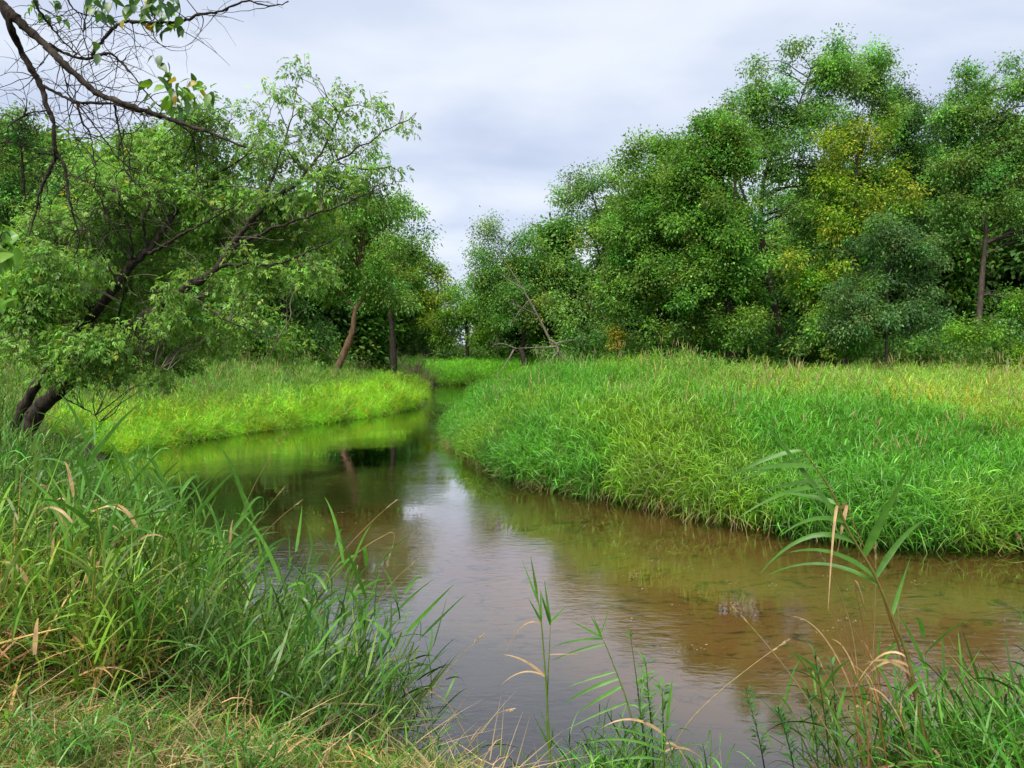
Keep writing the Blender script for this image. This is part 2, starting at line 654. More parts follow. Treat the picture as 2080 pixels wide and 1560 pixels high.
def fill_leaves(geo, P, Rr, per, ln, wd, base, yellow=0, yl=None, droop=0.5, flat=0.8):
    """leaves through each lobe: a loose flattened clump with drooping tips"""
    n = len(P)
    cnt = np.maximum(4, (per * (Rr / Rr.mean()) ** 2 * R.uniform(.6, 1.4, n)).astype(int))
    idx = np.repeat(np.arange(n), cnt)
    m_ = len(idx)
    u = unit(R.normal(size=(m_, 3))) * (R.random((m_, 1)) ** 0.45 * np.clip(np.exp(R.normal(.12, .25, (m_, 1))), 0, 1.6))
    u[:, 2] *= flat
    p = P[idx] + u * Rr[idx][:, None]
    outw = unit(u + R.normal(0, .35, (m_, 3)))
    d = unit(outw + np.array([0, 0, -droop]) + R.normal(0, .3, (m_, 3)))
    nr = unit(R.normal(0, .55, (m_, 3)) + np.array([0, 0, 1.0]) + outw * .35)
    lobe_k = (np.exp(R.normal(.04, .2, (n, 1))) * np.exp(R.normal(0, .09, (n, 3)) * np.array([1.6, .6, 1])))[idx]
    c = leaf_cols(m_, base, 0) * lobe_k
    if yellow:
        ly = R.random(n) < yellow
        isy = ly[idx] & (R.random(m_) < R.uniform(.05, .75, n)[idx])
        c[isy] = YELLOW * np.exp(R.normal(0, .3, (isy.sum(), 1)))
    geo.leaves(p, d, nr, ln * R.uniform(.7, 1.3, m_), wd * R.uniform(.7, 1.3, m_), c)
    return m_


def branch_path(a, b, sag=0.12, n=6, jit=.05):
    v = b - a
    ln = np.linalg.norm(v)
    t = np.linspace(0, 1, n)[:, None]
    p = a + v * t + np.array([0, 0, 1.0]) * (np.sin(t * PI) * sag * ln)
    p[1:-1] += R.normal(0, jit * ln / 2, (n - 2, 3))
    return p


def tree(name, d, trunk, rad, ells, kind, label, cat='tree', group=None, dens=1.0, lobe_px=22, per=170, leaf=(.165, .085), yellow=0.0,
         bark=None, twigs=.4, droop=.5, extra=(), depth=.85, mat=None, col=None):
    tp = smooth([at(a, b_, d + (c[0] if c else 0)) for a, b_, *c in trunk], 5)
    base = tp[0].copy()
    z0 = gz(base[0], base[1])
    if base[2] > z0 - .1:                       # carry the trunk down into the ground
        k = np.array([[base[0] + (tp[0] - tp[1])[0] * .5, base[1], z0 - .15]])
        tp = np.vstack([k, tp])
    else:
        z0 = base[2]
    root = thing(name, (tp[0][0], tp[0][1], max(z0, tp[0][2])), label, cat, group)
    wg = Geo()
    rad *= .85
    wg.tube(tp, [rad * 1.25, rad, rad * .75, rad * .42, rad * .15], 8, rough=.06)
    bases = [tp]
    for ex, er in extra:
        ep = smooth([at(a, b_, d + (c[0] if c else 0)) for a, b_, *c in ex], 5)
        wg.tube(ep, [er, er * .7, er * .3], 6)
        bases.append(ep)
    allb = np.vstack([x[len(x) // 3:] for x in bases])
    P, Rr = crown_lobes(ells, d, dens * 2.6, lobe_px, depth, 4)
    keep = P[:, 2] > z0 + .25
    qx = 1040 + P[:, 0] / P[:, 1] * F
    qy = 710 - (P[:, 2] - CAM_H) / P[:, 1] * F
    for gx0, gx1, gy0, gy1, dmin in GAPS:          # open places in the wood where trunks and sky show
        keep &= ~((qx > gx0) & (qx < gx1) & (qy > gy0) & (qy < gy1) & (d < dmin) & (R.random(len(P)) < .85))
    P, Rr = P[keep], Rr[keep]
    for i in range(len(P)):
        if R.random() < twigs:
            dist = np.linalg.norm(allb - P[i], axis=1) + np.clip(allb[:, 2] - P[i][2] + .3, 0, 9) * 2.2
            a = allb[np.argmin(dist)]
            ln = np.linalg.norm(P[i] - a)
            if ln > .2:
                r0 = min(rad * .34, .012 * ln + .006)
                wg.tube(branch_path(a, P[i]), [r0, r0 * .6, r0 * .2], 4)
    part('trunk', wg, bark or M_BARK, root, True)
    cg = Geo()
    fill_leaves(cg, P, Rr, per * 1.2, leaf[0], leaf[1], GREEN[kind] if col is None else col, yellow, droop=droop)
    part('crown', cg, mat or M_LEAF, root)
    return root


GAPS = [(1515, 1585, 375, 470, 99), (1530, 1600, 455, 690, 40.5), (1962, 2025, 440, 650, 99), (1785, 1815, 660, 745, 99), (1560, 1600, 500, 560, 99), (1905, 1960, 540, 640, 99), (1705, 1725, 700, 745, 99), (1100, 1200, 500, 580, 50), (2030, 2080, 470, 580, 99)]
# --- the wood on the right bank
tree('ash_tree', 40, [(1592, 752), (1578, 640), (1553, 520), (1546, 420), (1562, 330), (1615, 230), (1648, 140)], .21,
     [(1648, 145, 70, 62), (1590, 205, 55, 55), (1685, 220, 60, 60), (1548, 165, 24, 50), (1560, 240, 40, 40), (1620, 300, 80, 52), (1700, 320, 55, 55), (1590, 390, 60, 45), (1660, 400, 70, 50), (1640, 480, 60, 50), (1690, 150, 40, 50), (1620, 240, 80, 50), (1540, 300, 40, 40), (1610, 340, 60, 40), (1520, 215, 20, 26), (1560, 620, 50, 40)],
     'ash', 'tallest ash tree above the meadow, its bare dark trunk leaning and forking into open sky', extra=[([(1548, 470), (1520, 420), (1500, 360), (1490, 300)], .08)], dens=.8, per=150)
tree('ash_tree', 43, [(1736, 755), (1735, 600), (1733, 470), (1745, 330), (1770, 230), (1778, 130)], .20,
     [(1775, 140, 42, 60), (1740, 150, 30, 45), (1790, 205, 35, 40), (1760, 255, 55, 45), (1780, 120, 24, 40), (1735, 200, 40, 40), (1800, 260, 40, 40), (1700, 260, 40, 40)], 'ash', 'slender ash tree whose narrow twin tops rise just behind the yellowing tree', dens=.9)
tree('yellowing_tree', 37, [(1716, 756), (1724, 640), (1730, 500), (1738, 380), (1745, 270)], .19,
     [(1745, 250, 62, 60), (1720, 330, 62, 55), (1775, 350, 60, 50), (1790, 410, 70, 38), (1700, 420, 60, 55), (1740, 470, 60, 50), (1650, 540, 70, 50), (1690, 590, 60, 50), (1625, 610, 50, 45)],
     'lime', 'tall tree turning yellow, with bright yellow sprays all down its crown', dens=.85, yellow=.55, per=150)
tree('dark_tree', 48, [(1850, 755), (1848, 600), (1850, 450), (1845, 300), (1842, 210)], .20,
     [(1840, 205, 55, 45), (1810, 245, 50, 50), (1870, 270, 60, 60), (1850, 350, 85, 60), (1890, 420, 70, 60), (1820, 430, 70, 60), (1870, 500, 80, 60), (1830, 300, 70, 50), (1900, 340, 50, 50), (1800, 370, 50, 50), (1840, 180, 40, 26)],
     'dark', 'dark rounded tree between the yellowing tree and the tall willow like trees', dens=.9, per=150)
tree('feathery_tree', 42, [(1985, 752), (1988, 660), (1995, 560), (2003, 450), (2000, 320), (1990, 200)], .20,
     [(1992, 175, 42, 62), (1945, 230, 42, 50), (2050, 160, 36, 50), (2070, 230, 50, 60), (2000, 270, 60, 55), (1945, 320, 50, 55), (2050, 330, 65, 55), (1985, 390, 70, 45), (2080, 410, 55, 60), (1945, 440, 50, 50), (2060, 500, 50, 40), (2130, 300, 60, 90), (2150, 450, 60, 80), (1990, 130, 24, 26), (1960, 200, 40, 40), (2020, 210, 50, 50), (2075, 150, 34, 40), (1930, 270, 30, 40), (1970, 340, 60, 45), (2030, 400, 60, 40), (2090, 330, 60, 50), (1920, 390, 40, 50), (1930, 520, 50, 60), (2070, 590, 40, 40), (1960, 260, 50, 40)],
     'ash', 'tall feathery tree with a long straight bare brown trunk at the edge of the wood', dens=.8, bark=M_BROWN, per=150)
tree('grey_green_tree', 33, [(1800, 762), (1801, 690), (1803, 620), (1800, 540), (1802, 470)], .085,
     [(1812, 480, 60, 38), (1780, 530, 75, 45), (1845, 545, 70, 50), (1765, 600, 75, 45), (1840, 615, 85, 45), (1800, 660, 95, 35), (1735, 655, 50, 35)],
     'grey', 'short grey green tree on a thin stem standing in front of the wood', dens=1.0, bark=M_BROWN, leaf=(.15, .06))
tree('slim_tree', 47, [(1500, 750), (1496, 560), (1494, 400), (1490, 260), (1488, 200)], .16,
     [(1485, 210, 34, 38), (1500, 255, 48, 40), (1530, 310, 45, 50), (1470, 260, 26, 40), (1540, 390, 50, 60)], 'ash', 'slim tree peeping up behind the broad maple beside the leaning ash', dens=.9)
tree('maple_tree', 37, [(1492, 745), (1482, 640), (1476, 520), (1470, 400), (1466, 310)], .24,
     [(1462, 285, 52, 42), (1430, 330, 65, 50), (1500, 350, 60, 60), (1395, 360, 50, 50), (1450, 410, 85, 55), (1520, 440, 50, 55), (1400, 440, 50, 50), (1470, 500, 85, 52), (1410, 530, 60, 40), (1500, 570, 70, 50), (1450, 610, 80, 40), (1530, 620, 40, 40), (1450, 260, 40, 26), (1500, 300, 40, 40), (1420, 380, 60, 40), (1500, 480, 60, 40), (1450, 560, 80, 40), (1460, 670, 80, 40)],
     'maple', 'broad dense maple tree with light green shelves of foliage behind the mound', dens=1.15, droop=.25, per=180)
tree('maple_tree', 39, [(1345, 745), (1341, 640), (1338, 520), (1335, 420), (1338, 340)], .24,
     [(1345, 318, 58, 36), (1300, 355, 55, 45), (1370, 370, 50, 50), (1270, 410, 45, 45), (1335, 430, 70, 50), (1290, 480, 65, 50), (1365, 500, 60, 50), (1265, 540, 50, 50), (1325, 560, 80, 50), (1380, 590, 50, 50), (1290, 620, 70, 45), (1340, 300, 40, 20), (1395, 330, 40, 40), (1230, 470, 30, 40), (1350, 660, 80, 50), (1260, 600, 50, 50)],
     'maple', 'dark rounded maple tree sloping down towards the gap over the stream', dens=1.1, droop=.3, per=180)
tree('airy_tree', 46, [(1222, 748), (1226, 640), (1228, 540), (1216, 440), (1190, 360)], .17,
     [(1172, 362, 50, 28), (1215, 365, 38, 28), (1145, 400, 32, 28), (1160, 430, 34, 26), (1218, 430, 50, 40), (1175, 480, 42, 30), (1240, 490, 42, 42), (1150, 540, 30, 30), (1225, 550, 60, 40), (1180, 600, 60, 40), (1240, 620, 50, 40), (1190, 345, 50, 20), (1180, 400, 60, 30), (1230, 380, 34, 34), (1200, 440, 50, 34), (1240, 450, 40, 40), (1140, 420, 26, 26), (1160, 650, 50, 50)],
     'ash', 'airy tree with sky showing through its crown beside the maples', extra=[([(1228, 560), (1212, 500), (1180, 455), (1150, 420)], .06)], dens=.7, yellow=.08, per=130)
tree('ash_tree', 53, [(1062, 745), (1064, 660), (1062, 600), (1050, 540), (1030, 500)], .17,
     [(986, 478, 26, 30), (1000, 510, 42, 32), (975, 545, 28, 36), (1030, 540, 45, 40), (1085, 490, 30, 32), (1095, 535, 36, 36), (1060, 580, 60, 35), (1000, 600, 50, 36), (1110, 600, 40, 45), (1045, 640, 70, 36), (985, 460, 16, 22), (990, 540, 40, 40), (1075, 520, 50, 36), (1130, 560, 36, 40), (970, 600, 30, 40), (1040, 600, 60, 30)],
     'ash', 'pale green ash tree with two bushy peaks beside the open gap over the stream', dens=.95, yellow=.03)
tree('small_tree', 40, [(1634, 752), (1632, 690), (1640, 600), (1645, 520)], .22,
     [(1650, 560, 50, 50), (1600, 640, 50, 45), (1670, 650, 60, 40)], 'dark', 'stout dark ivy clad trunk standing beside the leaning ash', dens=.9)
tree('small_tree', 34, [(1718, 765), (1717, 730), (1716, 690), (1710, 620)], .13,
     [(1700, 640, 50, 36), (1745, 690, 50, 30), (1680, 690, 50, 30)], 'maple', 'low leafy tree on a grey brown trunk at the back of the dry grass', dens=1, bark=M_BROWN)
tree('bright_shrub', 30, [(2050, 765), (2052, 720), (2050, 660)], .05,
     [(2070, 640, 36, 34), (2040, 685, 55, 36), (1985, 690, 50, 32), (2090, 720, 50, 40), (2000, 735, 60, 26)], 'lime', 'bright green shrub at the foot of the tall feathery tree', 'shrub', dens=1.1, leaf=(.12, .055), per=150)
tree('yellow_vine', 38, [(1262, 640), (1256, 670), (1248, 705)], .012,
     [(1252, 672, 12, 18), (1247, 695, 9, 12)], 'lime', 'yellow spray hanging on the dark edge of the maple', 'vine', dens=1.6, lobe_px=10, per=50, leaf=(.14, .07), col=np.array([.26, .27, .02]), twigs=0)

# --- trees about the bend of the stream
tree('curved_tree', 33, [(684, 752), (700, 715), (716, 672), (722, 630), (742, 596), (730, 545)], .17,
     [(735, 420, 50, 36), (690, 470, 62, 42), (770, 460, 50, 42), (650, 520, 55, 40), (720, 530, 60, 40), (785, 530, 50, 40), (690, 585, 60, 34), (765, 590, 55, 30), (640, 580, 50, 36)],
     'maple', 'tree with a curved bare red brown trunk rising from the far grass', bark=M_RED, dens=.85, yellow=.04, extra=[([(724, 635), (700, 600), (660, 590), (620, 600)], .05)], leaf=(.15, .07))
tree('ash_tree', 41, [(800, 748), (795, 650), (785, 560), (778, 470), (770, 410)], .18,
     [(765, 400, 45, 26), (800, 430, 40, 30), (830, 455, 34, 28), (790, 480, 50, 36), (852, 488, 28, 20), (835, 520, 40, 30), (790, 540, 55, 36), (720, 440, 50, 40), (830, 580, 36, 36), (780, 610, 60, 40)],
     'ash', 'ash tree whose feathery side boughs reach out over the bend of the stream', dens=.8, per=140, extra=[([(785, 570), (815, 540), (845, 505), (868, 490)], .05)])
tree('yellow_topped_tree', 63, [(888, 742), (888, 660), (890, 600), (888, 560)], .15,
     [(885, 548, 36, 18), (915, 560, 26, 18), (860, 570, 36, 22), (890, 590, 50, 26), (885, 630, 50, 36)], 'lime', 'distant tree with a pale yellow crown at the head of the stream', dens=1.0, yellow=.5, lobe_px=16, per=110, leaf=(.22, .11))
tree('lime_green_tree', 57, [(950, 742), (948, 680), (945, 620), (940, 590)], .15,
     [(945, 590, 46, 26), (920, 620, 40, 30), (975, 625, 50, 30), (940, 660, 60, 36), (990, 670, 40, 30)], 'lime', 'fresh light green tree filling the gap at the head of the stream', dens=1.0, lobe_px=18, per=120, leaf=(.2, .1))
tree('dark_bush', 64, [(885, 742), (884, 720), (882, 690)], .06, [(882, 672, 38, 30), (870, 705, 45, 30), (905, 715, 40, 24), (850, 650, 30, 40)], 'dark', 'dark bush at the water head below the yellow topped tree', 'bush', dens=1.1, lobe_px=16, leaf=(.15, .05), per=120)

# --- the wood behind the leaning tree
for nm, d, tx, top, wd_, kd, lab in (
        ('wood_tree', 31, 40, 215, 75, 'ash', 'high bushy tree at the picture edge behind the dead hanging twigs'),
        ('wood_tree', 34, 165, 320, 70, 'ash', 'green tree behind the leaning stems, between the bushy tree and the dense tree'),
        ('wood_tree', 30, 285, 250, 75, 'dark', 'dense dark tree showing above the middle of the leaning box elder'),
        ('wood_tree', 36, 440, 330, 75, 'maple', 'green tree behind the outer boughs of the leaning box elder'),
        ('wood_tree', 38, 575, 380, 70, 'dark', 'dark tree between the leaning box elder and the curved tree')):
    el = []
    y = top + 40
    while y < 690:
        k = sstep(top - 30, top + 160, y)
        el += [(tx + R.uniform(-.3, .3) * wd_ - wd_ * .5 * k, y, wd_ * (.45 + .3 * k), 46), (tx + R.uniform(-.3, .3) * wd_ + wd_ * .5 * k, y + 15, wd_ * (.45 + .3 * k), 46)]
        y += 74
    tree(nm, d, [(tx + 5, 750), (tx, 600), (tx + 8, (top + 600) / 2), (tx, top + 30)], .18, el, kd, lab, dens=.72, per=150, leaf=(.15, .075), twigs=.5)

# background wood: one small set of trees, copied
protos = []
for k in range(3):
    g0, g1 = Geo(), Geo()
    h = 9.5
    tp = smooth([(0, 0, -.2), (.1, .1, h * .3), (-.15, 0, h * .6), (.1, .1, h * .95)], 5)
    g0.tube(tp, [.17, .13, .08, .03], 7)
    nl = 110
    P = np.column_stack([R.normal(0, 1.0, nl), R.normal(0, 1.0, nl), R.uniform(.06, 1, nl) ** .9 * h])
    wdt = 1.9 * np.sqrt(np.clip(1 - np.abs(P[:, 2] / h - .55) / .5, .08, 1))
    P[:, :2] = unit(P[:, :2]) * (wdt * R.random(nl) ** .5)[:, None]
    for q_ in P:
        a = tp[np.argmin(np.abs(tp[:, 2] - q_[2] + .8))]
        g0.tube(branch_path(a, q_), [.035, .02, .008], 4)
    fill_leaves(g1, P, R.uniform(.5, .95, nl), 130, .29, .15, GREEN[('ash', 'maple', 'dark')[k]])
    protos.append((g0.mesh('trunk', M_BARK, True), g1.mesh('crown', M_LEAF)))
wood = [(1130, 56, 1.0), (1180, 60, .9), (1275, 52, 1.0), (1330, 62, 1.2), (1400, 55, 1.15), (1455, 66, 1.3), (1520, 54, 1.05), (1570, 60, 1.1), (1625, 66, 1.3), (1690, 52, 1.05), (1745, 62, 1.2),
        (1800, 55, 1.1), (1860, 64, 1.4), (1920, 53, 1.2), (1975, 60, 1.3), (2030, 55, 1.3), (2085, 62, 1.5), (2150, 50, 1.3), (2230, 56, 1.3), (2300, 46, 1.2)]
wood_l = [(-140, 40, 1.3), (-60, 36, 1.2), (10, 46, 1.4), (90, 42, 1.2), (140, 50, 1.4), (215, 44, 1.15), (250, 54, 1.4), (340, 46, 1.15), (385, 56, 1.3), (500, 48, 1.1), (530, 58, 1.25), (620, 50, 1.1), (660, 60, 1.2), (720, 52, 1.1), (770, 62, 1.1), (830, 70, 1.0), (1010, 66, .95), (1060, 62, .9)]
for lst, lab, grp in ((wood, ['the airy tree', 'the airy tree and the dark maple', 'the yellow hanging spray', 'the sloping dark maple', 'both maples, in the gap between them', 'the broad maple', 'the broad maple, rising highest there', 'the slim tree', 'the leaning ash', 'the fork of the leaning ash', 'the ivy clad trunk', 'the yellowing tree', 'the slender twin topped ash', 'the grey green tree', 'the dark rounded tree', 'the gap between dark tree and feathery tree', 'the bare trunk of the feathery tree', 'the bright green shrub', 'the outer boughs of the feathery tree', 'the shrub, hard by the picture edge', 'the meadow, out past the bright shrub'], 'trees deep in the wood beyond the meadow'),
                      (wood_l, ['the bank, out past the bushy tree', 'the bushy tree, at its outer side', 'the bushy tree, taller than it', 'the bushy tree, at its inner side', 'the foot of the leaning stems', 'the gap beside the dense dark tree', 'the dense dark tree', 'the dense dark tree, at its inner side', 'the fork of the leaning box elder', 'the outer green tree', 'the long bough of the leaning elder', 'the dark tree by the curved tree', 'the curved tree, farthest from the water', 'the bare curved trunk', 'the ash over the stream bend', 'the dark bush at the water head', 'the pale fallen boughs', 'the pale ash with two peaks'], 'trees deep in the wood beyond the left bank')):
    for i, (px, d, s) in enumerate(lst):
        x = (px - 1040) / F * d
        k = i % 3
        rt = thing('forest_tree', (x, d, gz(x, d)), 'slender tree deep in the wood behind ' + lab[i], 'tree', grp)
        rt.rotation_euler = (0, 0, R.uniform(0, 6.28))
        rt.scale = (s * R.uniform(1.1, 1.5),) * 2 + (s * (1.25 if px > 1250 and not 1500 < px < 1590 else 1) * R.uniform(.95, 1.15),)
        obj('trunk', protos[k][0], rt)
        obj('crown', protos[k][1], rt)

# undergrowth along the foot of both woods: an uncountable leafy mass
def thicket(name, pts, n, label, cols, hgt=(.4, 2.2), big=1.0):
    pl = smooth(pts, 12)
    g_ = Geo()
    i = R.integers(0, len(pl) - 1, n)
    f = R.random((n, 1))
    p2 = pl[i] * (1 - f) + pl[i + 1] * f + R.normal(0, 1, (n, 2)) * np.array([.9, 2.0]) * big ** .5
    hh = R.uniform(.1, 1, n) ** 1.2 * (hgt[0] + (hgt[1] - hgt[0]) * fbm(p2[:, 0] * .35, p2[:, 1] * .35, 5) * 1.3)
    P = np.column_stack([p2, ground(p2) + hh])
    for kk in range(len(cols)):
        s = slice(kk, None, len(cols))
        fill_leaves(g_, P[s], R.uniform(.32, .62, len(P[s])) * big, 52, .19 * big, .10 * big, GREEN[cols[kk]], .02)
    for q_ in P[::6]:
        g_.tube(branch_path(np.array([q_[0] + R.normal(0, .3), q_[1], q_[2] - hh.mean() - .6]), q_), [.014, .008], 3, (.08, .06, .04))
    return tag(obj(name, g_.mesh(name, M_LEAF)), label, 'undergrowth', kind='stuff')


thicket('undergrowth', [(2.5, 47), (8, 42), (13, 41), (18, 40), (23, 38), (30, 36)], 1600, 'dark leafy undergrowth along the foot of the wood beyond the meadow', ('dark', 'maple', 'dark', 'ash'), (1.2, 3.6))
thicket('undergrowth', [(-30, 27), (-22, 31), (-16, 34), (-12, 36.5), (-11.5, 41), (-13, 47)], 1350, 'dark leafy undergrowth behind the grass of the bright bank', ('dark', 'maple', 'elder'), (1.2, 3.4))
thicket('undergrowth', [(-11, 66), (-4, 66), (2, 61), (6, 54)], 600, 'tangled undergrowth at the head of the stream', ('dark', 'maple', 'ash'), (.9, 3.0))
thicket('distant_wood', [(-75, 48), (-50, 58), (-30, 66), (-8, 74), (10, 74), (30, 66), (60, 58), (80, 48)], 1700, 'far dark wood closing the view behind all the nearer trees', ('dark', 'dark', 'ash'), (3.0, 6.5), 2.2)

thicket('weed_patch', [(5.0, 26.5), (6.3, 26.2), (7.6, 26.8), (8.6, 27.5)], 130, 'dark green leafy weeds growing in a patch on top of the grassy mound', ('maple', 'ash'), (.55, 1.1), .6)
fg = Geo()  # small pale diamonds lying flat on the water in loose groups
for i in range(60):
    px, py = (R.normal(1560, 230), R.uniform(1090, 1330)) if i < 44 else (R.normal(720, 110), R.uniform(950, 1120))
    q = ray(px, py)
    q = q * (CAM_H / -q[2])
    if inside(np.array([[q[0], q[1]]]))[0]:
        m_ = R.integers(2, 7)
        a = R.uniform(0, 6.28, m_)
        ctr = np.column_stack([q[0] + R.normal(0, .05, m_), q[1] + R.normal(0, .05, m_)])
        for c_ in ctr:
            r1, r2 = R.uniform(.003, .013), R.uniform(.002, .005)
            fg.add([[c_[0] - r1, c_[1], .003], [c_[0], c_[1] - r2, .003], [c_[0] + r1, c_[1], .003], [c_[0], c_[1] + r2, .003]], [[0, 1, 2, 3]], (.6, .58, .52))
tag(obj('pale_flecks', fg.mesh('pale_flecks', M_STRAW)), 'tiny pale flecks scattered on the brown water', 'foam', kind='stuff')

# dead leaning trunk, fallen boughs, dry brush, broken stump
def deadwood(name, d, main, side, label, cat, mat=None, twig_n=0):
    a = at(main[0][0], main[0][1], d)
    rt = thing(name, (a[0], a[1], gz(a[0], a[1])), label, cat)
    g_ = Geo()
    g_.tube(smooth([at(x, y, d) for x, y, *_ in main], 5), [main[0][2], main[-1][2]], 7)
    part('trunk', g_, mat or M_DEAD, rt, True)
    for s_ in side:
        g_ = Geo()
        pp = smooth([at(x, y, d + dd) for x, y, dd in s_], 5)
        g_.tube(pp, [.055, .03, .012], 5)
        for _ in range(5):
            a = pp[R.integers(len(pp) // 3, len(pp))]
            g_.tube(branch_path(a, a + R.normal(0, .35, 3) + np.array([0, 0, .1])), [.014, .005], 3)
        part('bough', g_, mat or M_DEAD, rt, True)
    return rt


deadwood('leaning_dead_tree', 47, [(1130, 720, .10), (1108, 672, .09), (1078, 615, .07), (1050, 568, .04), (1025, 530, .02)],
         [[(1090, 640, 0), (1060, 625, -.5), (1035, 615, -.8)], [(1060, 585, 0), (1035, 570, .3), (1015, 555, .5)], [(1075, 610, 0), (1050, 640, .5), (1040, 660, .7)]],
         'bare grey trunk leaning across the trees right of the gap', 'dead tree')
deadwood('fallen_tree', 42, [(1160, 738, .09), (1138, 722, .10), (1130, 700, .10), (1115, 690, .06)],
         [[(1135, 712, 0), (1115, 735, -.8), (1085, 758, -1.5)], [(1130, 705, 0), (1085, 706, -.6), (1040, 708, -1)], [(1048, 708, -1), (1020, 698, -1.3), (1000, 702, -1.4)], [(1045, 708, -1), (1030, 735, -1.4), (1008, 764, -1.8)], [(1120, 700, 0), (1165, 690, .3), (1200, 688, .5)]],
         'pale fallen boughs spread over the grass at the head of the stream', 'fallen tree')
deadwood('tree_stump', 43, [(1066, 742, .2), (1062, 722, .16), (1056, 708, .13)], [], 'short dark bent stump behind the pale fallen boughs', 'stump', M_BARK)
g_ = Geo()
for i in range(90):
    a = at(R.normal(838, 16), 735, 44 + R.normal(0, .6))
    a[2] = gz(a[0], a[1]) - .05
    b_ = a + np.array([R.normal(.25, .5), R.normal(0, .4), R.uniform(.7, 2.3)])
    g_.tube(branch_path(a, b_, .05), [.022, .012, .004], 3)
    for _ in range(4):
        f = R.uniform(.3, .9)
        c = a + (b_ - a) * f
        g_.tube(branch_path(c, c + R.normal(0, .28, 3) + np.array([0, 0, .25]), .05, 4), [.008, .004], 3)
M_BRUSH = bark_material('dry_brush_wood', (.16, .11, .085), (.36, .26, .20))
tag(obj('dry_brush', g_.mesh('dry_brush', M_BRUSH)), 'leafless pinkish brown brush heap beside the head of the stream', 'brush')
for px, dd, hgt, lab in ((1985 + 60, 29, .62, 'grey weathered broken stub standing in the grass before the bright shrub'),):
    a = at(px, 755, dd)
    z0 = gz(a[0], a[1])
    rt = thing('broken_stub', (a[0], a[1], z0), lab, 'stump')
    g_ = Geo()
    g_.tube(smooth([(a[0], a[1], z0 - .1), (a[0] + .02, a[1], z0 + hgt * 1.4), (a[0] + .04, a[1], z0 + hgt * 2.0)], 4), [.13, .09, .02], 7)
    part('stub', g_, M_DEAD, rt)

# ------------------------------------------------------------------ the leaning box elder
D0 = 12.0
S1 = [(20, 905, 0), (48, 828, -.1), (110, 735, -.3), (188, 640, -.6), (262, 548, -.8), (300, 505, -.8), (350, 440, -.5), (400, 372, -.2), (440, 300, 0), (470, 240, .1)]
S2 = [(40, 910, -.3), (80, 832, -.3), (150, 765, -.5), (222, 690, -.7), (300, 640, -.8), (372, 590, -.8), (440, 545, -.7), (475, 490, -.6), (530, 430, -.6), (600, 375, -.6), (680, 330, -.6), (760, 280, -.6), (810, 250, -.5)]
BR = [([(272, 540, -.8), (266, 500, -1.), (262, 460, -1.1), (240, 400, -1.2)], .035), ([(282, 522, -.8), (330, 500, -1.1), (385, 468, -1.5), (440, 440, -1.5), (500, 400, -1.4)], .04),
      ([(300, 505, -.8), (290, 440, -1.0), (320, 380, -.6), (310, 310, -.2)], .035), ([(450, 540, -.7), (500, 536, -1), (560, 535, -1.2), (640, 505, -1.3), (700, 470, -1.3)], .045),
      ([(372, 592, -.8), (440, 640, -1.2), (500, 668, -1.4), (560, 690, -1.5)], .035), ([(530, 430, -.6), (560, 340, -.2), (590, 250, 0), (610, 150, .2)], .035),
      ([(600, 375, -.6), (660, 300, -.4), (690, 230, -.3), (720, 180, -.2)], .03), ([(460, 510, -.6), (540, 470, -1), (620, 440, -1.1), (720, 405, -1.2), (780, 370, -1.2)], .04),
      ([(140, 770, -.5), (190, 735, -1), (260, 722, -1.2), (340, 752, -1.3)], .03), ([(188, 640, -.6), (150, 560, -.6), (110, 480, 0), (90, 420, .5)], .035),
      ([(680, 330, -.6), (740, 345, -.8), (800, 340, -.8), (828, 372, -.8)], .02), ([(222, 690, -.7), (250, 600, -1.2), (240, 520, -1.5)], .03),
      ([(400, 372, -.2), (480, 330, -.4), (530, 270, 0), (560, 200, .3)], .028), ([(105, 790, -.3), (150, 820, -.6), (190, 840, -.8), (205, 868, -.9)], .022),
      ([(150, 765, -.5), (60, 690, .3), (20, 640, .4)], .03), ([(440, 300, 0), (420, 240, -.3), (400, 200, -.2)], .02)]
EL = [(480, 250, 45, 40), (560, 190, 34, 36), (600, 145, 20, 20), (560, 260, 50, 45), (640, 230, 45, 45), (695, 195, 40, 34), (690, 260, 50, 40), (765, 210, 38, 30), (800, 255, 38, 26), (740, 300, 55, 40), (790, 345, 30, 20),
      (620, 320, 60, 48), (520, 330, 60, 50), (430, 310, 55, 50), (400, 240, 40, 40), (340, 300, 60, 50), (260, 310, 65, 45), (300, 380, 75, 55), (400, 400, 75, 55), (200, 390, 70, 55), (500, 420, 70, 50), (600, 410, 65, 45), (680, 370, 60, 45), (745, 385, 40, 34),
      (120, 460, 80, 60), (230, 480, 80, 55), (340, 480, 80, 50), (450, 490, 70, 45), (560, 490, 65, 40), (650, 470, 55, 40), (100, 560, 90, 55), (210, 570, 85, 50), (330, 570, 70, 45), (430, 580, 60, 40), (540, 560, 60, 40), (630, 540, 40, 34),
      (120, 640, 95, 45), (230, 650, 70, 40), (330, 660, 60, 36), (60, 700, 80, 45), (170, 700, 80, 40), (270, 710, 75, 34), (360, 730, 50, 26), (200, 745, 60, 24), (480, 640, 50, 34), (420, 690, 50, 30), (30, 600, 60, 60), (330, 765, 30, 12)]
a = at(30, 880, D0)
elder = thing('leaning_box_elder', (a[0], a[1], gz(a[0], a[1])), 'leafy box elder leaning out over the stream on two dark slanting stems', 'tree')
E = lambda L_: smooth([at(x, y, D0 + dd) for x, y, dd in L_], 6)
s1, s2 = E(S1), E(S2)
for s_ in (s1, s2):
    s_[0][2] = min(s_[0][2], gz(s_[0][0], s_[0][1]) - .1)
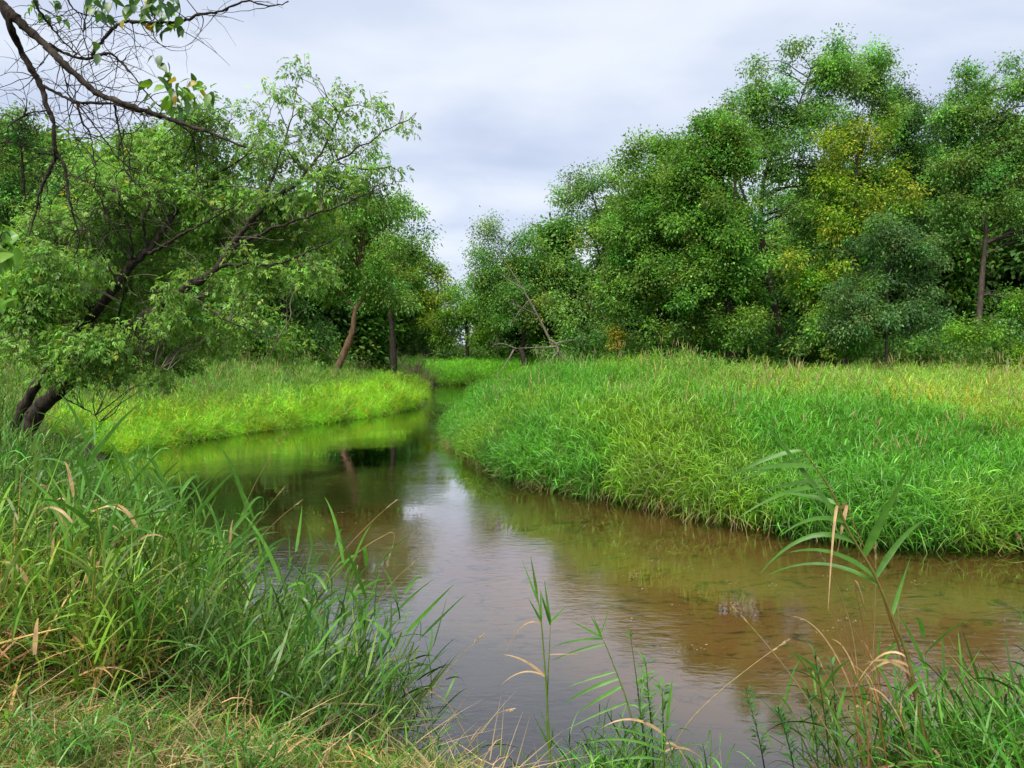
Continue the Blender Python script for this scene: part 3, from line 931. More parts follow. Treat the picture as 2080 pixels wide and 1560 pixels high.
for st, rr in ((s1, [.14, .11, .09, .06, .035, .012]), (s2, [.19, .155, .125, .09, .06, .04, .02, .008])):
    g_ = Geo()
    st = st + R.normal(0, .012, st.shape)
    g_.tube(st, [q * .68 for q in rr], 10, rough=.10)
    part('trunk', g_, M_BARK, elder, True)
wood_pts = [s1[8:], s2[8:]]
for pl, r0 in BR:
    g_ = Geo()
    pp = E(pl) + R.normal(0, .01, (len(E(pl)), 3))
    g_.tube(pp, [r0 * .7, r0 * .4, r0 * .14], 6, rough=.12)
    part('limb', g_, M_BARK, elder, True)
    wood_pts.append(pp)
allb = np.vstack(wood_pts)
ELD = [e_ + (R.uniform(-1.35, .9),) for e_ in EL] + [(170, 722, 45, 26, -1.3), (120, 700, 50, 34, -1.2), (215, 700, 34, 26, -1.4), (110, 760, 34, 20, -1.2), (255, 668, 30, 18, -1.4), (60, 640, 50, 40, -1.2), (350, 600, 26, 16, -1.5), (470, 500, 26, 18, -1.4)]
P, Rr = [np.concatenate(q) for q in zip(crown_lobes(ELD[:12], D0, 1.9, 22, .6), crown_lobes(ELD[12:], D0, 4.0, 24, .6))]
tw = Geo()
ends = []
for i in range(len(P)):
    dist = np.linalg.norm(allb - P[i], axis=1) + np.clip(allb[:, 2] - P[i][2] + .1, 0, 9) * 1.5
    a = allb[np.argmin(dist)]
    pth = smooth(branch_path(a, P[i], .10, 5, .1), 3)
    ln = np.linalg.norm(P[i] - a)
    tw.tube(pth, [.004 + .006 * ln, .003 + .002 * ln, .002], 4, (.06, .05, .035))
    for _ in range(3):
        e_ = P[i] + unit(R.normal(size=3) + np.array([.25, -.1, .25])) * Rr[i] * 1.1
        tw.tube(branch_path(pth[-3], e_, .1, 5, .08), [.003, .0012], 3, (.08, .07, .045))
part('twigs', tw, M_TWIG, elder, True, 'stuff')
dt = Geo()
for i in range(110):                                     # curling pale dead twigs hanging through the crown
    px, py = R.uniform(40, 700), R.uniform(330, 700)
    a = at(px, py, D0 + R.uniform(-1.6, -.3))
    ang = R.uniform(0, 6.28)
    ln = R.uniform(.25, .8)
    tt = np.linspace(0, 1, 9)[:, None]
    cur = R.uniform(-2.4, 2.4)
    th = ang + cur * tt
    stp = np.hstack([np.cos(th), R.normal(0, .15, (9, 1)), np.sin(th) * .8 - .1]) * ln / 9
    dt.tube(a + np.cumsum(stp, 0), [.006, .004, .0018], 3)
part('dead_twigs', dt, M_TWIG, elder, True, 'stuff')
cg = Geo()
qx, qy = 1040 + P[:, 0] / P[:, 1] * F, 710 - (P[:, 2] - CAM_H) / P[:, 1] * F
for st in (s1, s2):                                       # the stems show through the middle of the crown
    sx_, sy_ = 1040 + st[:, 0] / st[:, 1] * F, 710 - (st[:, 2] - CAM_H) / st[:, 1] * F
    m_ = (sy_ > 480) & (sy_ < 670)
    dd_ = np.hypot(qx[:, None] - sx_[m_], qy[:, None] - sy_[m_])
    k_ = (dd_.min(1) < 36) & (P[:, 1] < st[m_][dd_.argmin(1)][:, 1] + .15) & (R.random(len(P)) < .55)
    P, Rr, qx, qy = P[~k_], Rr[~k_], qx[~k_], qy[~k_]
n = len(P)
n_edge = int(.11 * n)
per = 33                                                  # drooping leaves of three to five leaflets
idx = np.repeat(np.arange(n), np.maximum(3, (np.where(np.arange(n) < n_edge, .62, 1.0) * per * (Rr / Rr.mean()) ** 2).astype(int)))
m_ = len(idx)
u = unit(R.normal(size=(m_, 3))) * R.random((m_, 1)) ** .45
u[:, 2] *= .8
p0 = P[idx] + u * Rr[idx][:, None] * 1.45
dr = unit(u * .8 + R.normal(0, .4, (m_, 3)) + np.array([0, 0, -.75]))
cc = leaf_cols(m_, GREEN['elder'], .012, .22) * np.exp(R.normal(0, .15, (n, 1)))[idx]
sd_ = unit(np.cross(dr, unit(R.normal(0, .5, (m_, 3)) + np.array([0, -.3, 1.0]))))
upn = np.cross(sd_, dr)
for off, sp_ in ((.0, -1.0), (.0, 1.0), (.5, -.55), (.5, .55), (.75, 0.0)):
    pick = R.random(m_) < .86
    q = p0 + dr * off * .09
    dd_ = unit(dr + sd_ * sp_ * .9)
    nr = unit(upn + R.normal(0, .35, (m_, 3)))
    cg.leaves(q[pick], dd_[pick], nr[pick], R.uniform(.05, .09, pick.sum()), R.uniform(.018, .033, pick.sum()), cc[pick] * np.exp(R.normal(0, .1, (pick.sum(), 1))))
part('crown', cg, M_LEAF, elder, False)

# ------------------------------------------------------------------ grass: tufts in the object's own mesh, placed over its own points
def make_clump(kind, sc=1.0):
    g_ = Geo()
    G0 = np.array([.088, .335, .024])
    ST = np.array([.40, .32, .155])
    if kind in ('canary', 'coarse'):
        fine_ = kind == 'coarse'
        if fine_:
            G0 = np.array([.088, .215, .028])
        ns = 12 if not fine_ else 7
        for s_ in range(ns):
            b0 = np.array([*R.normal(0, .13, 2), -.05])
            h = R.uniform(.6, 1.0)
            az = R.uniform(0, 6.28)
            lean = R.uniform(.03, .30)
            tt = np.linspace(0, 1, 5)[:, None]
            st = b0 + np.hstack([np.cos(az) * lean * tt ** 1.8, np.sin(az) * lean * tt ** 1.8, tt * h])
            c = G0 * np.array([1.2, .95, 1]) * math.exp(R.normal(0, .15))
            g_.tube(st, [.0034, .002, .001], 3, c if R.random() > .15 else ST)
            nl = 7
            f = np.linspace(.18, 1.0, nl) + R.normal(0, .03, nl)
            f = np.clip(f, .1, 1)
            pb = np.stack([np.interp(f, tt[:, 0], st[:, k]) for k in range(3)], 1)
            azl = az + np.arange(nl) * PI + R.normal(0, .7, nl)
            elv = R.uniform(.45, 1.15, nl) + (R.random(nl) < .4) * .3 * fine_
            elv[-2:] += .2
            dl = np.stack([np.cos(azl) * np.cos(elv), np.sin(azl) * np.cos(elv), np.sin(elv)], 1)
            cl = G0 * np.exp(R.normal(0, .32 if fine_ else .2, (nl, 1))) * np.exp(R.normal(0, .06, (nl, 3)))
            low = (f < .45) & (R.random(nl) < (.5 if fine_ else .1))
            cl[low] = ST * np.exp(R.normal(0, .2, (low.sum(), 1)))
            g_.blades(pb, dl, R.uniform(.2, .38, nl) * (1.45 if fine_ else 1.25), R.uniform(.012, .019, nl) * (1.2 if fine_ else .95), R.uniform(.05 if fine_ else .3, .85 if fine_ else 1.05, nl), cl, 6 if fine_ else 4, belly=True)
    elif kind == 'soft':
        n_ = 60
        b0 = np.column_stack([R.normal(0, .15, (n_, 2)), np.full(n_, -.03)])
        az, elv = R.uniform(0, 6.28, n_), R.uniform(.8, 1.45, n_)
        dl = np.stack([np.cos(az) * np.cos(elv), np.sin(az) * np.cos(elv), np.sin(elv)], 1)
        g_.blades(b0, dl, R.uniform(.3, .62, n_), R.uniform(.006, .011, n_), R.uniform(.1, .6, n_), G0 * np.exp(R.normal(0, .2, (n_, 1))), 4)
        pb = b0 + dl * R.uniform(.15, .4, (n_, 1))
        az2 = R.uniform(0, 6.28, n_)
        d2 = np.stack([np.cos(az2) * .8, np.sin(az2) * .8, R.uniform(.1, .8, n_)], 1)
        g_.blades(pb, d2, R.uniform(.1, .2, n_), R.uniform(.007, .012, n_), R.uniform(.3, .8, n_), G0 * np.exp(R.normal(0, .2, (n_, 1))), 3)
    elif kind == 'straw':                                # bent dry blades and stalks
        n_ = 26
        b0 = np.column_stack([R.normal(0, .12, (n_, 2)), np.full(n_, -.03)])
        az, elv = R.normal(0, .7, n_), R.uniform(.5, 1.2, n_)
        dl = np.stack([np.cos(az) * np.cos(elv), np.sin(az) * np.cos(elv), np.sin(elv)], 1)
        g_.blades(b0, dl, R.uniform(.6, 1.1, n_), R.uniform(.006, .013, n_), R.uniform(.4, .9, n_), ST * np.exp(R.normal(0, .25, (n_, 1))), 6)
    elif kind == 'seed':                                 # flowering stalks with pale heads
        for s_ in range(5):
            b0 = np.array([*R.normal(0, .15, 2), -.05])
            h = R.uniform(.95, 1.4)
            az, lean = R.uniform(0, 6.28), R.uniform(.1, .45)
            tt = np.linspace(0, 1, 6)[:, None]
            st = b0 + np.hstack([np.cos(az) * lean * tt ** 2, np.sin(az) * lean * tt ** 2, tt * h])
            g_.tube(st, [.003, .002, .0012], 3, ST * .95)
            hd = st[-1] + (st[-1] - st[-2]) * np.linspace(-.6, .25, 5)[:, None]
            g_.tube(hd, [.002, .008, .0065, .004, .001], 4, ST * 1.15)
    elif kind == 'lawn':
        n_ = 46
        b0 = np.column_stack([R.normal(0, .10, (n_, 2)), np.full(n_, -.01)])
        az, elv = R.uniform(0, 6.28, n_), R.uniform(.2, 1.35, n_)
        dl = np.stack([np.cos(az) * np.cos(elv), np.sin(az) * np.cos(elv), np.sin(elv)], 1)
        c = np.array([.13, .27, .03]) * np.exp(R.normal(0, .22, (n_, 1)))
        dry = R.random(n_) < .2
        c[dry] = ST * np.exp(R.normal(0, .25, (dry.sum(), 1)))
        g_.blades(b0, dl, R.uniform(.06, .18, n_), R.uniform(.003, .0065, n_), R.uniform(.1, .8, n_), c, 3)
    elif kind == 'thatch':                               # flat dry litter
        n_ = 34
        b0 = np.column_stack([R.normal(0, .14, (n_, 2)), R.uniform(0, .03, n_)])
        az, elv = R.uniform(0, 6.28, n_), R.uniform(-.02, .3, n_)
        dl = np.stack([np.cos(az) * np.cos(elv), np.sin(az) * np.cos(elv), np.sin(elv)], 1)
        g_.blades(b0, dl, R.uniform(.1, .3, n_), R.uniform(.003, .008, n_), R.uniform(0, .15, n_), ST * np.exp(R.normal(-.1, .3, (n_, 1))), 3)
    return g_.arrays()


def grass_nodes(nv):
    ng = bpy.data.node_groups.new('grass_scatter', 'GeometryNodeTree')
    ng.interface.new_socket('Geometry', in_out='INPUT', socket_type='NodeSocketGeometry')
    ng.interface.new_socket('Geometry', in_out='OUTPUT', socket_type='NodeSocketGeometry')
    N, L = ng.nodes.new, ng.links.new
    gi, go, jn = N('NodeGroupInput'), N('NodeGroupOutput'), N('GeometryNodeJoinGeometry')

    def attr(nm, ty):
        a_ = N('GeometryNodeInputNamedAttribute')
        a_.data_type = ty
        a_.inputs[0].default_value = nm
        return a_.outputs[0]

    def eq(nm, k):
        c_ = N('FunctionNodeCompare')
        c_.data_type, c_.operation = 'INT', 'EQUAL'
        L(attr(nm, 'INT'), c_.inputs[2])
        c_.inputs[3].default_value = k
        return c_.outputs[0]

    def sepg(k):
        s_ = N('GeometryNodeSeparateGeometry')
        s_.domain = 'POINT'
        L(gi.outputs[0], s_.inputs[0])
        L(eq('vid', k), s_.inputs[1])
        return s_.outputs[0]
    pts = sepg(-1)
    e2r = N('FunctionNodeEulerToRotation')
    L(attr('rot', 'FLOAT_VECTOR'), e2r.inputs[0])
    for k in range(nv):
        ip = N('GeometryNodeInstanceOnPoints')
        L(pts, ip.inputs['Points'])
        L(eq('variant', k), ip.inputs['Selection'])
        L(sepg(k), ip.inputs['Instance'])
        L(e2r.outputs[0], ip.inputs['Rotation'])
        L(attr('scl', 'FLOAT_VECTOR'), ip.inputs['Scale'])
        L(ip.outputs[0], jn.inputs[0])
    L(jn.outputs[0], go.inputs[0])
    return ng


def eulers(yaw, tilt_dir, tilt):
    """XYZ eulers of: turn by yaw, then tip by tilt towards tilt_dir"""
    cyw, syw = np.cos(yaw), np.sin(yaw)
    ax = np.stack([-np.sin(tilt_dir), np.cos(tilt_dir), 0 * tilt_dir], 1)
    ct, s_ = np.cos(tilt), np.sin(tilt)
    x, y = ax[:, 0], ax[:, 1]
    k = 1 - ct
    A = np.zeros((len(yaw), 3, 3))
    A[:, 0, 0], A[:, 0, 1], A[:, 0, 2] = ct + x * x * k, x * y * k, y * s_
    A[:, 1, 0], A[:, 1, 1], A[:, 1, 2] = x * y * k, ct + y * y * k, -x * s_
    A[:, 2, 0], A[:, 2, 1], A[:, 2, 2] = -y * s_, x * s_, ct
    Z = np.zeros_like(A)
    Z[:, 0, 0], Z[:, 0, 1], Z[:, 1, 0], Z[:, 1, 1], Z[:, 2, 2] = cyw, -syw, syw, cyw, 1
    M_ = A @ Z
    return np.stack([np.arctan2(M_[:, 2, 1], M_[:, 2, 2]), np.arcsin(np.clip(-M_[:, 2, 0], -1, 1)), np.arctan2(M_[:, 1, 0], M_[:, 0, 0])], 1)


def grass(name, label, kinds, P, variant, rot, scl, tint):
    """one object: tuft meshes plus points; its node tree sets a tuft on every point"""
    vs_, qs_, cs_, vid, off = [], [], [], [], 0
    for k, kd in enumerate(kinds):
        v, q, c = make_clump(kd)
        vs_.append(v); qs_.append(q + off); cs_.append(c); vid.append(np.full(len(v), k)); off += len(v)
    n_ = len(P)
    V = np.vstack(vs_ + [P])
    me = mesh_np(name, V, np.vstack(qs_), np.vstack(cs_ + [np.ones((n_, 3))]), M_GRASS)

    def put(nm, ty, key, arr):
        a_ = me.attributes.new(nm, ty, 'POINT')
        a_.data.foreach_set(key, np.ascontiguousarray(arr).ravel())
    pad = lambda arr: np.vstack([np.zeros((off, arr.shape[1])), arr]).astype(np.float32)
    put('vid', 'INT', 'value', np.concatenate(vid + [np.full(n_, -1)]).astype(np.int32))
    put('variant', 'INT', 'value', np.concatenate([np.full(off, -1), variant]).astype(np.int32))
    put('rot', 'FLOAT_VECTOR', 'vector', pad(rot))
    put('scl', 'FLOAT_VECTOR', 'vector', pad(scl))
    put('tint', 'FLOAT_COLOR', 'color', pad(np.hstack([tint, np.ones((n_, 1))])))
    o = obj(name, me)
    md = o.modifiers.new('scatter', 'NODES')
    md.node_group = grass_nodes(len(kinds))
    return tag(o, label, 'grass', kind='stuff')


def scatter(n, x0, x1, y0, y1, pw=1.0):
    y = y0 + (y1 - y0) * R.random(n) ** pw
    return np.column_stack([R.uniform(x0, x1, n), y])


def frustum(P, m=1.0, k=.74):
    return np.abs(P[:, 0]) < P[:, 1] * k + m


def outward(P):
    """direction towards the water"""
    h = .05
    dx = shore(P + np.array([h, 0]))[0] - shore(P - np.array([h, 0]))[0]
    dy = shore(P + np.array([0, h]))[0] - shore(P - np.array([0, h]))[0]
    return np.arctan2(-dy, -dx)


def lay(name, label, P, pick, tintf, hf, mixf, kinds, tiltf=None, var=.10):
    d, D = shore(P)
    k = (D.argmin(1) == pick) & (d > .02) & frustum(P)
    P, d, D = P[k], d[k], D[k]
    z = ground_from(P, d, D)
    n_ = len(P)
    near_w = np.exp(-d / .45)
    od = outward(P)
    tilt = near_w * R.uniform(.35, .95, n_) + R.uniform(0, .22, n_)
    tdir = np.where(R.random(n_) < .25 + near_w, od + R.normal(0, .35, n_), R.uniform(0, 6.28, n_))
    variant = mixf(P, d)
    yaw = np.where(np.array([kinds[v] == 'straw' for v in variant]), od + R.normal(0, .5, n_), R.uniform(0, 6.28, n_))
    tilt = np.where(np.array([kinds[v] in ('straw', 'seed') for v in variant]), tilt * .5, tilt)
    if tiltf:
        tilt, tdir = tiltf(P, d, tilt, tdir)
    h = hf(P, d) * R.uniform(.8, 1.2, n_)
    scl = np.column_stack([h ** .5 * R.uniform(.9, 1.15, n_)] * 2 + [h])
    t_ = tintf(P, d) * np.exp(R.normal(0, var, (n_, 1))) * np.exp(R.normal(0, var * .5, (n_, 3)))
    dry = np.array([kinds[v] in ('straw', 'seed', 'thatch') for v in variant])
    t_[dry] = np.exp(R.normal(0, .18, (dry.sum(), 1))) * np.array([1, 1, 1])
    return grass(name, label, kinds, np.column_stack([P, z]), variant, eulers(yaw, tdir, tilt), scl, t_)


def chooser(weights):
    wts = np.cumsum(weights)

    def f(P, d):
        return np.searchsorted(wts / wts[-1], R.random(len(P)))
    return f


# right bank meadow
def tint_r(P, d):
    x, y = P.T
    s = fbm(x * .45, y * .45, 31)
    b = sstep(2.5, 9, d + (fbm(x * .3, y * .3, 77) - .5) * 8) * sstep(12, 18, y + x * .3)
    fresh = np.array([1.02, .94, .95])
    old = np.array([2.3, 1.2, 1.9])
    t_ = fresh * (1 - b[:, None]) + old * b[:, None]
    yl = sstep(.55, .75, s)[:, None]
    return t_ * (1 + yl * np.array([.9, .15, 0])) * (.75 + .55 * fbm(x * 1.3, y * 1.3, 5))[:, None]


def h_r(P, d):
    x, y = P.T
    return .93 + .6 * (fbm(x * .9, y * .9, 41) - .5) + .5 * (vnoise(x * 2.6, y * 2.6, 43) - .5) - .25 * sstep(3.5, 6, x) * (y < 12.5) - .62 * (1 - TIP(x, y))


def mix_r(P, d):
    r_ = R.random(len(P))
    v = R.integers(0, 3, len(P))
    dryness = .02 + .30 * sstep(3, 10, d) * sstep(.42, .62, fbm(P[:, 0] * .5, P[:, 1] * .5, 66)) + .10 * np.exp(-d / .5) * (P[:, 0] < 3.5)
    v = np.where(r_ < dryness, 3, v)
    v = np.where((r_ > .955) & (d > 1), 4, v)
    v = np.where((r_ > .5) & (r_ < .62) & (d > 1.5), 5, v)
    return v


KR = ['canary', 'canary', 'canary', 'straw', 'seed', 'soft']
Pm = np.vstack([scatter(2600, -3.5, 14, 8, 15), scatter(9000, -4, 30, 9, 26), scatter(6500, -4, 36, 22, 43)])
lay('meadow_grass', 'thick green canary grass covering the meadow on the inside of the bend', Pm, 3, tint_r, h_r, mix_r, KR)
Ps = np.vstack([LINES[3][i] + R.normal(0, .22, (26, 2)) for i in range(len(LINES[3])) if LINES[3][i][1] < 34 and LINES[3][i][0] < 14])
lay('overhanging_grass', 'grass and dry straw drooping from the meadow edge over the water', Ps, 3, lambda P, d: tint_r(P, d) * .95, lambda P, d: .86 * (.35 + .65 * TIP(P[:, 0], P[:, 1])), lambda P, d: np.where((P[:, 0] < 3.2) & (R.random(len(P)) < .2), 3, R.integers(0, 3, len(P))), KR[:4])

Pd = np.vstack([LINES[3][i] + R.normal(0, .5, (7, 2)) for i in range(len(LINES[3])) if 10.2 < LINES[3][i][1] < 30 and LINES[3][i][0] < 4.5])
Pd = Pd[shore(Pd)[0] > .25]
lay('drooping_straw', 'bleached dry grass blades draped over the stream side of the meadow', Pd, 3, lambda P, d: np.ones((len(P), 3)), lambda P, d: 1.45 * (.45 + .55 * TIP(P[:, 0], P[:, 1])), chooser([1]), ['straw'])

# bright left bank
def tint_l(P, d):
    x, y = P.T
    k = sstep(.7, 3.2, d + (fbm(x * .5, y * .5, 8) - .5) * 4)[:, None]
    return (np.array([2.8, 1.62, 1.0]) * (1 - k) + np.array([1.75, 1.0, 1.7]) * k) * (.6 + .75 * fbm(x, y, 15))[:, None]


def mix_l(P, d):
    r_ = R.random(len(P))
    v = np.where(r_ < .45 + .4 * np.exp(-d / 2), R.integers(0, 2, len(P)), 2)
    v = np.where((r_ > .96) & (d > 2), 3, v)
    return v


KL = ['soft', 'soft', 'canary', 'seed']
Pl = np.vstack([scatter(7500, -22, -2.5, 15, 31), scatter(4000, -28, -3, 27, 46), np.vstack([p_ + R.normal(0, .25, (24, 2)) for p_ in LINES[1]])])
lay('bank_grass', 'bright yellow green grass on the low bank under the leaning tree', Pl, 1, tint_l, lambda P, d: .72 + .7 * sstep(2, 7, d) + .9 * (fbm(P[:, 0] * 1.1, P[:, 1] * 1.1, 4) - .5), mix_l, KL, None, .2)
Pf = np.vstack([scatter(3500, -9, 14, 50, 60), np.vstack([p_ + R.normal(0, .4, (16, 2)) for p_ in LINES[2] if p_[0] < 8])])
lay('far_bank_grass', 'green grass on the small far bank where the stream bends out of sight', Pf, 2, lambda P, d: np.array([1.7, 1.35, .9]) * (.8 + .4 * fbm(P[:, 0], P[:, 1], 3))[:, None], lambda P, d: np.full(len(P), 1.25), chooser([1, 1, 1]), ['canary', 'soft', 'canary'])

# near bank: tall grass on the slope, cropped turf at the foot of the viewer
def tint_n(P, d):
    x, y = P.T
    s = fbm(x * .9, y * .9, 12)
    return (np.array([.95, .92, 1.0]) + sstep(.5, .75, s)[:, None] * np.array([.6, .25, 0])) * (.8 + .4 * fbm(x * 2, y * 2, 19))[:, None]


def tilt_n(P, d, tilt, tdir):
    k = R.random(len(P)) < .6
    return tilt * .75 + .08, np.where(k, R.normal(.15, .45, len(P)), tdir)


def mix_n(P, d):
    r_ = R.random(len(P))
    v = R.integers(0, 4, len(P))
    v = np.where(r_ < .05, 4, v)
    v = np.where(r_ > .86, 5, v)
    return v


Pn = np.vstack([scatter(1700, -6, .0, 3.2, 9, 1.3), scatter(1500, -14, -1, 7.5, 17.5)])
tallm = (Pn[:, 1] > 3.35 - .25 * (Pn[:, 0] + 1) * (Pn[:, 0] > -1) + .3 * (vnoise(Pn[:, 0] * 2, Pn[:, 1] * 0, 3) - .5)) & (Pn[:, 0] < -.45 - .22 * (Pn[:, 1] < 4.6))
lay('tall_bank_grass', 'tall tangled grass leaning over the water from the near bank', Pn[tallm], 0, tint_n, lambda P, d: (.68 + .45 * (fbm(P[:, 0], P[:, 1], 2) - .5) + .12 * sstep(3, 7, P[:, 1])) * R.uniform(.75, 1.2, len(P)), mix_n, ['coarse', 'coarse', 'coarse', 'coarse', 'straw', 'thatch'], tilt_n, .26)
Pt = scatter(3000, -3.6, -.05, 2.0, 3.6)
lay('cropped_turf', 'short yellow green turf and dry litter at the foot of the near bank', Pt, 0, lambda P, d: np.array([1.25, 1.0, .9]) * (.65 + .5 * fbm(P[:, 0] * 2, P[:, 1] * 2, 6))[:, None], lambda P, d: np.clip(.9 + 2.0 * (fbm(P[:, 0] * 1.6, P[:, 1] * 1.6, 14) - .4), .5, 1.25), chooser([5, 5, 1.6]), ['lawn', 'lawn', 'thatch'])
Pw = scatter(480, .75, 3.4, 2.75, 3.75)
Pw = Pw[(vnoise(Pw[:, 0] * 1.7, Pw[:, 1] * 1.7, 9) > .38) & (Pw[:, 0] > 1.15)]
Pw = np.vstack([Pw, np.column_stack([R.normal(.62, .14, 34), R.uniform(3.25, 3.62, 34)])])
lay('shore_grass', 'low mixed grass at the water edge under the tall reed', Pw, 0, lambda P, d: np.array([.95, 1.05, .95]) * (.8 + .4 * fbm(P[:, 0] * 3, P[:, 1] * 3, 6))[:, None], lambda P, d: .40 + .28 * sstep(1.2, 2.2, P[:, 0]), chooser([3, 3, .6, 1.2]), ['coarse', 'coarse', 'straw', 'soft'], None, .25)
Pt = scatter(120, -3.4, -.1, 2.2, 3.7)
lay('turf_tufts', 'small darker tufts of coarse grass dotted through the cropped turf', Pt, 0, lambda P, d: np.array([.8, .9, .8]) * np.ones((len(P), 1)), lambda P, d: np.full(len(P), .24), chooser([1, 1]), ['coarse', 'coarse'], None, .3)

# ------------------------------------------------------------------ reeds, stalks and weeds one can tell apart
RC = np.array([.110, .290, .040])
DRYC = np.array([.42, .29, .15])


def leaf_strip(p0, p1, wd_, bow=.15, c=RC, seg=8, twist=.6, sag=0.0):
    """one long leaf from p0 to p1 bowing upwards between"""
    g_ = Geo()
    p0, p1 = np.asarray(p0, float), np.asarray(p1, float)
    v = p1 - p0
    ln = np.linalg.norm(v)
    t_ = np.linspace(0, 1, seg + 1)[:, None]
    pth = p0 + v * t_ + np.array([0, 0, 1.0]) * bow * ln * 4 * (t_ * (1 - t_) ** 1.0) + np.array([0, 0, -1.0]) * sag * ln * t_ ** 3
    tan = unit(np.gradient(pth, axis=0))
    side = unit(np.cross(tan, np.array([.1, -.9, .65])))
    nrm_ = np.cross(side, tan)
    ang = twist * (t_ - .3)
    side = side * np.cos(ang) + nrm_ * np.sin(ang)
    wt = np.minimum(1, .5 + 2.4 * t_) * np.maximum(1 - t_, .02) ** .7 * wd_
    mid = pth - np.cross(side, tan) * wt * .12
    V = np.stack([pth - side * wt / 2, mid, pth + side * wt / 2], 1).reshape(-1, 3)
    q = []
    for i in range(seg):
        a_ = 3 * i
        q += [[a_, a_ + 1, a_ + 4, a_ + 3], [a_ + 1, a_ + 2, a_ + 5, a_ + 4]]
    g_.add(V, q, np.asarray(c) * (1 + .25 * (R.random() - .5)))
    return g_


def reed(label, d, stem, leaves, r=.0045, col=RC, cat='reed', name='reed', group=None, seedhead=False, wk=1.15):
    """stem: pixels from base to tip; leaves: (t along the stem, px, py of the tip, width, bow, dry, dd)"""
    sp_ = smooth([at(a, b_, d + (c[0] if c else 0)) for a, b_, *c in stem], 6)
    gz0 = gz(sp_[0][0], sp_[0][1])
    if sp_[0][2] > gz0:
        sp_ = np.vstack([[sp_[0][0], sp_[0][1], gz0 - .03], sp_])
    rt = thing(name, (sp_[0][0], sp_[0][1], gz0), label, cat, group)
    g_ = Geo()
    tip_r = .0012
    cols = np.array([.36, .29, .13]) if seedhead else (np.array([.24, .22, .06]) if r > .008 else col * np.array([1.7, 1.05, 1]))
    g_.tube(sp_, [r, r * .85, r * .6, tip_r], 6, cols)
    part('stem', g_, M_STRAW if seedhead else M_REED, rt, True)
    if seedhead:
        hd = Geo()
        k = max(2, len(sp_) // 7)
        tail = sp_[-k - 1:]
        for i in range(46):
            f = R.random()
            c_ = np.array([np.interp(f, np.linspace(0, 1, len(tail)), tail[:, j]) for j in range(3)])
            dr_ = unit(tail[-1] - tail[0] + R.normal(0, .18, 3) * np.linalg.norm(tail[-1] - tail[0]))
            hd.leaves(c_[None], dr_[None], R.normal(size=(1, 3)), .022, .006, (DRYC * np.array([.95, 1.1, 1.2]) * math.exp(R.normal(0, .15)))[None])
        part('seed_head', hd, M_STRAW, rt)
    arc = np.linspace(0, 1, len(sp_))
    for lf in leaves:
        t_, px, py, wd_, bow, dry = lf[:6]
        dd = lf[6] if len(lf) > 6 else 0
        p0 = np.array([np.interp(t_, arc, sp_[:, j]) for j in range(3)])
        c = (DRYC * math.exp(R.normal(0, .2))) if dry else col * math.exp(R.normal(0, .15))
        o_ = part('leaf', leaf_strip(p0, at(px, py, d + dd), wd_ * (.8 if dry else wk), bow, c, 9, R.uniform(-.9, .9)), M_STRAW if dry else M_REED, rt, True)
        if dry:
            o_['label'] = 'withered tan leaf'
    return rt


reed('tall green reed arching over the water with a folded tan leaf near its middle', 3.35,
     [(1893, 1575), (1872, 1470), (1845, 1340), (1815, 1260), (1775, 1165), (1725, 1080), (1690, 1000), (1650, 940), (1605, 880)],
     [(.62, 1535, 845 - 5, .026, .02, 0, -.05), (.93, 1440, 1003, .020, .09, 0, .1), (.9, 1475, 985 + 10, .016, .05, 0, .2), (.86, 1490, 962, .022, .04, 0, -.2), (.80, 1545, 1000, .018, .05, 0, .15), (.78, 1500, 1052, .020, .08, 0, -.1),
      (.72, 1580, 1000, .024, .03, 0, .1), (.66, 1585, 1088, .020, .12, 0, -.15), (.60, 1543, 1165, .024, .22, 0, .1), (.50, 1604, 1122, .022, .12, 0, -.1), (.48, 1560, 1168, .018, .16, 0, .2), (.56, 1850, 945, .034, .02, 0, -.1), (.50, 1890, 1050, .024, .12, 0, .05),
      (.40, 1850, 1130, .016, .02, 0, .1), (.70, 1722, 1020, .022, .0, 1, -.1), (.71, 1682, 1240, .022, .28, 1, -.12), (.25, 1745, 1390, .022, .25, 1, 0), (.23, 1755, 1350, .026, .15, 1, -.1), (.27, 1735, 1400, .016, .3, 1, .1), (.08, 1918, 1560, .03, .35, 1, -.1)], r=.009, wk=1.4)
reed('bare tan reed stem crossing behind the tall green reed', 3.45, [(1905, 1575), (1880, 1490), (1850, 1390), (1800, 1230), (1782, 1165), (1740, 1080), (1718, 1018)], [(.98, 1700, 1130, .028, .05, 1, -.05)], r=.0065, col=np.array([.2, .17, .06]))
reed('single upright reed standing in open water with two withered hanging leaves', 3.4,
     [(1120, 1590), (1115, 1500), (1110, 1400), (1106, 1345), (1100, 1270), (1094, 1225), (1082, 1150)],
     [(.88, 1078, 1130, .014, 0, 0), (.84, 1060, 1138, .012, 0, 0, .08), (.70, 1073, 1215, .013, .01, 0, -.05), (.70, 1098, 1195, .014, 0, 0, .05), (.68, 1018, 1345, .010, .30, 1), (.42, 1025, 1330, .020, .10, 1), (.42, 1017, 1392, .012, .20, 1, -.05), (.16, 1082, 1450, .010, .02, 0)], r=.0055)
reed('second stem of the open water reed with a fan of narrow upright leaves', 3.42,
     [(1121, 1590), (1112, 1470), (1113, 1380), (1116, 1320), (1118, 1262)],
     [(.98, 1098, 1200, .015, 0, 0), (.97, 1106, 1180, .016, 0, 0, .06), (.98, 1118, 1245, .010, 0, 0), (.99, 1148, 1232, .012, -.02, 0), (.99, 1100, 1215, .012, .0, 0, -.05), (.72, 1188, 1330, .008, .02, 1)], r=.0045)
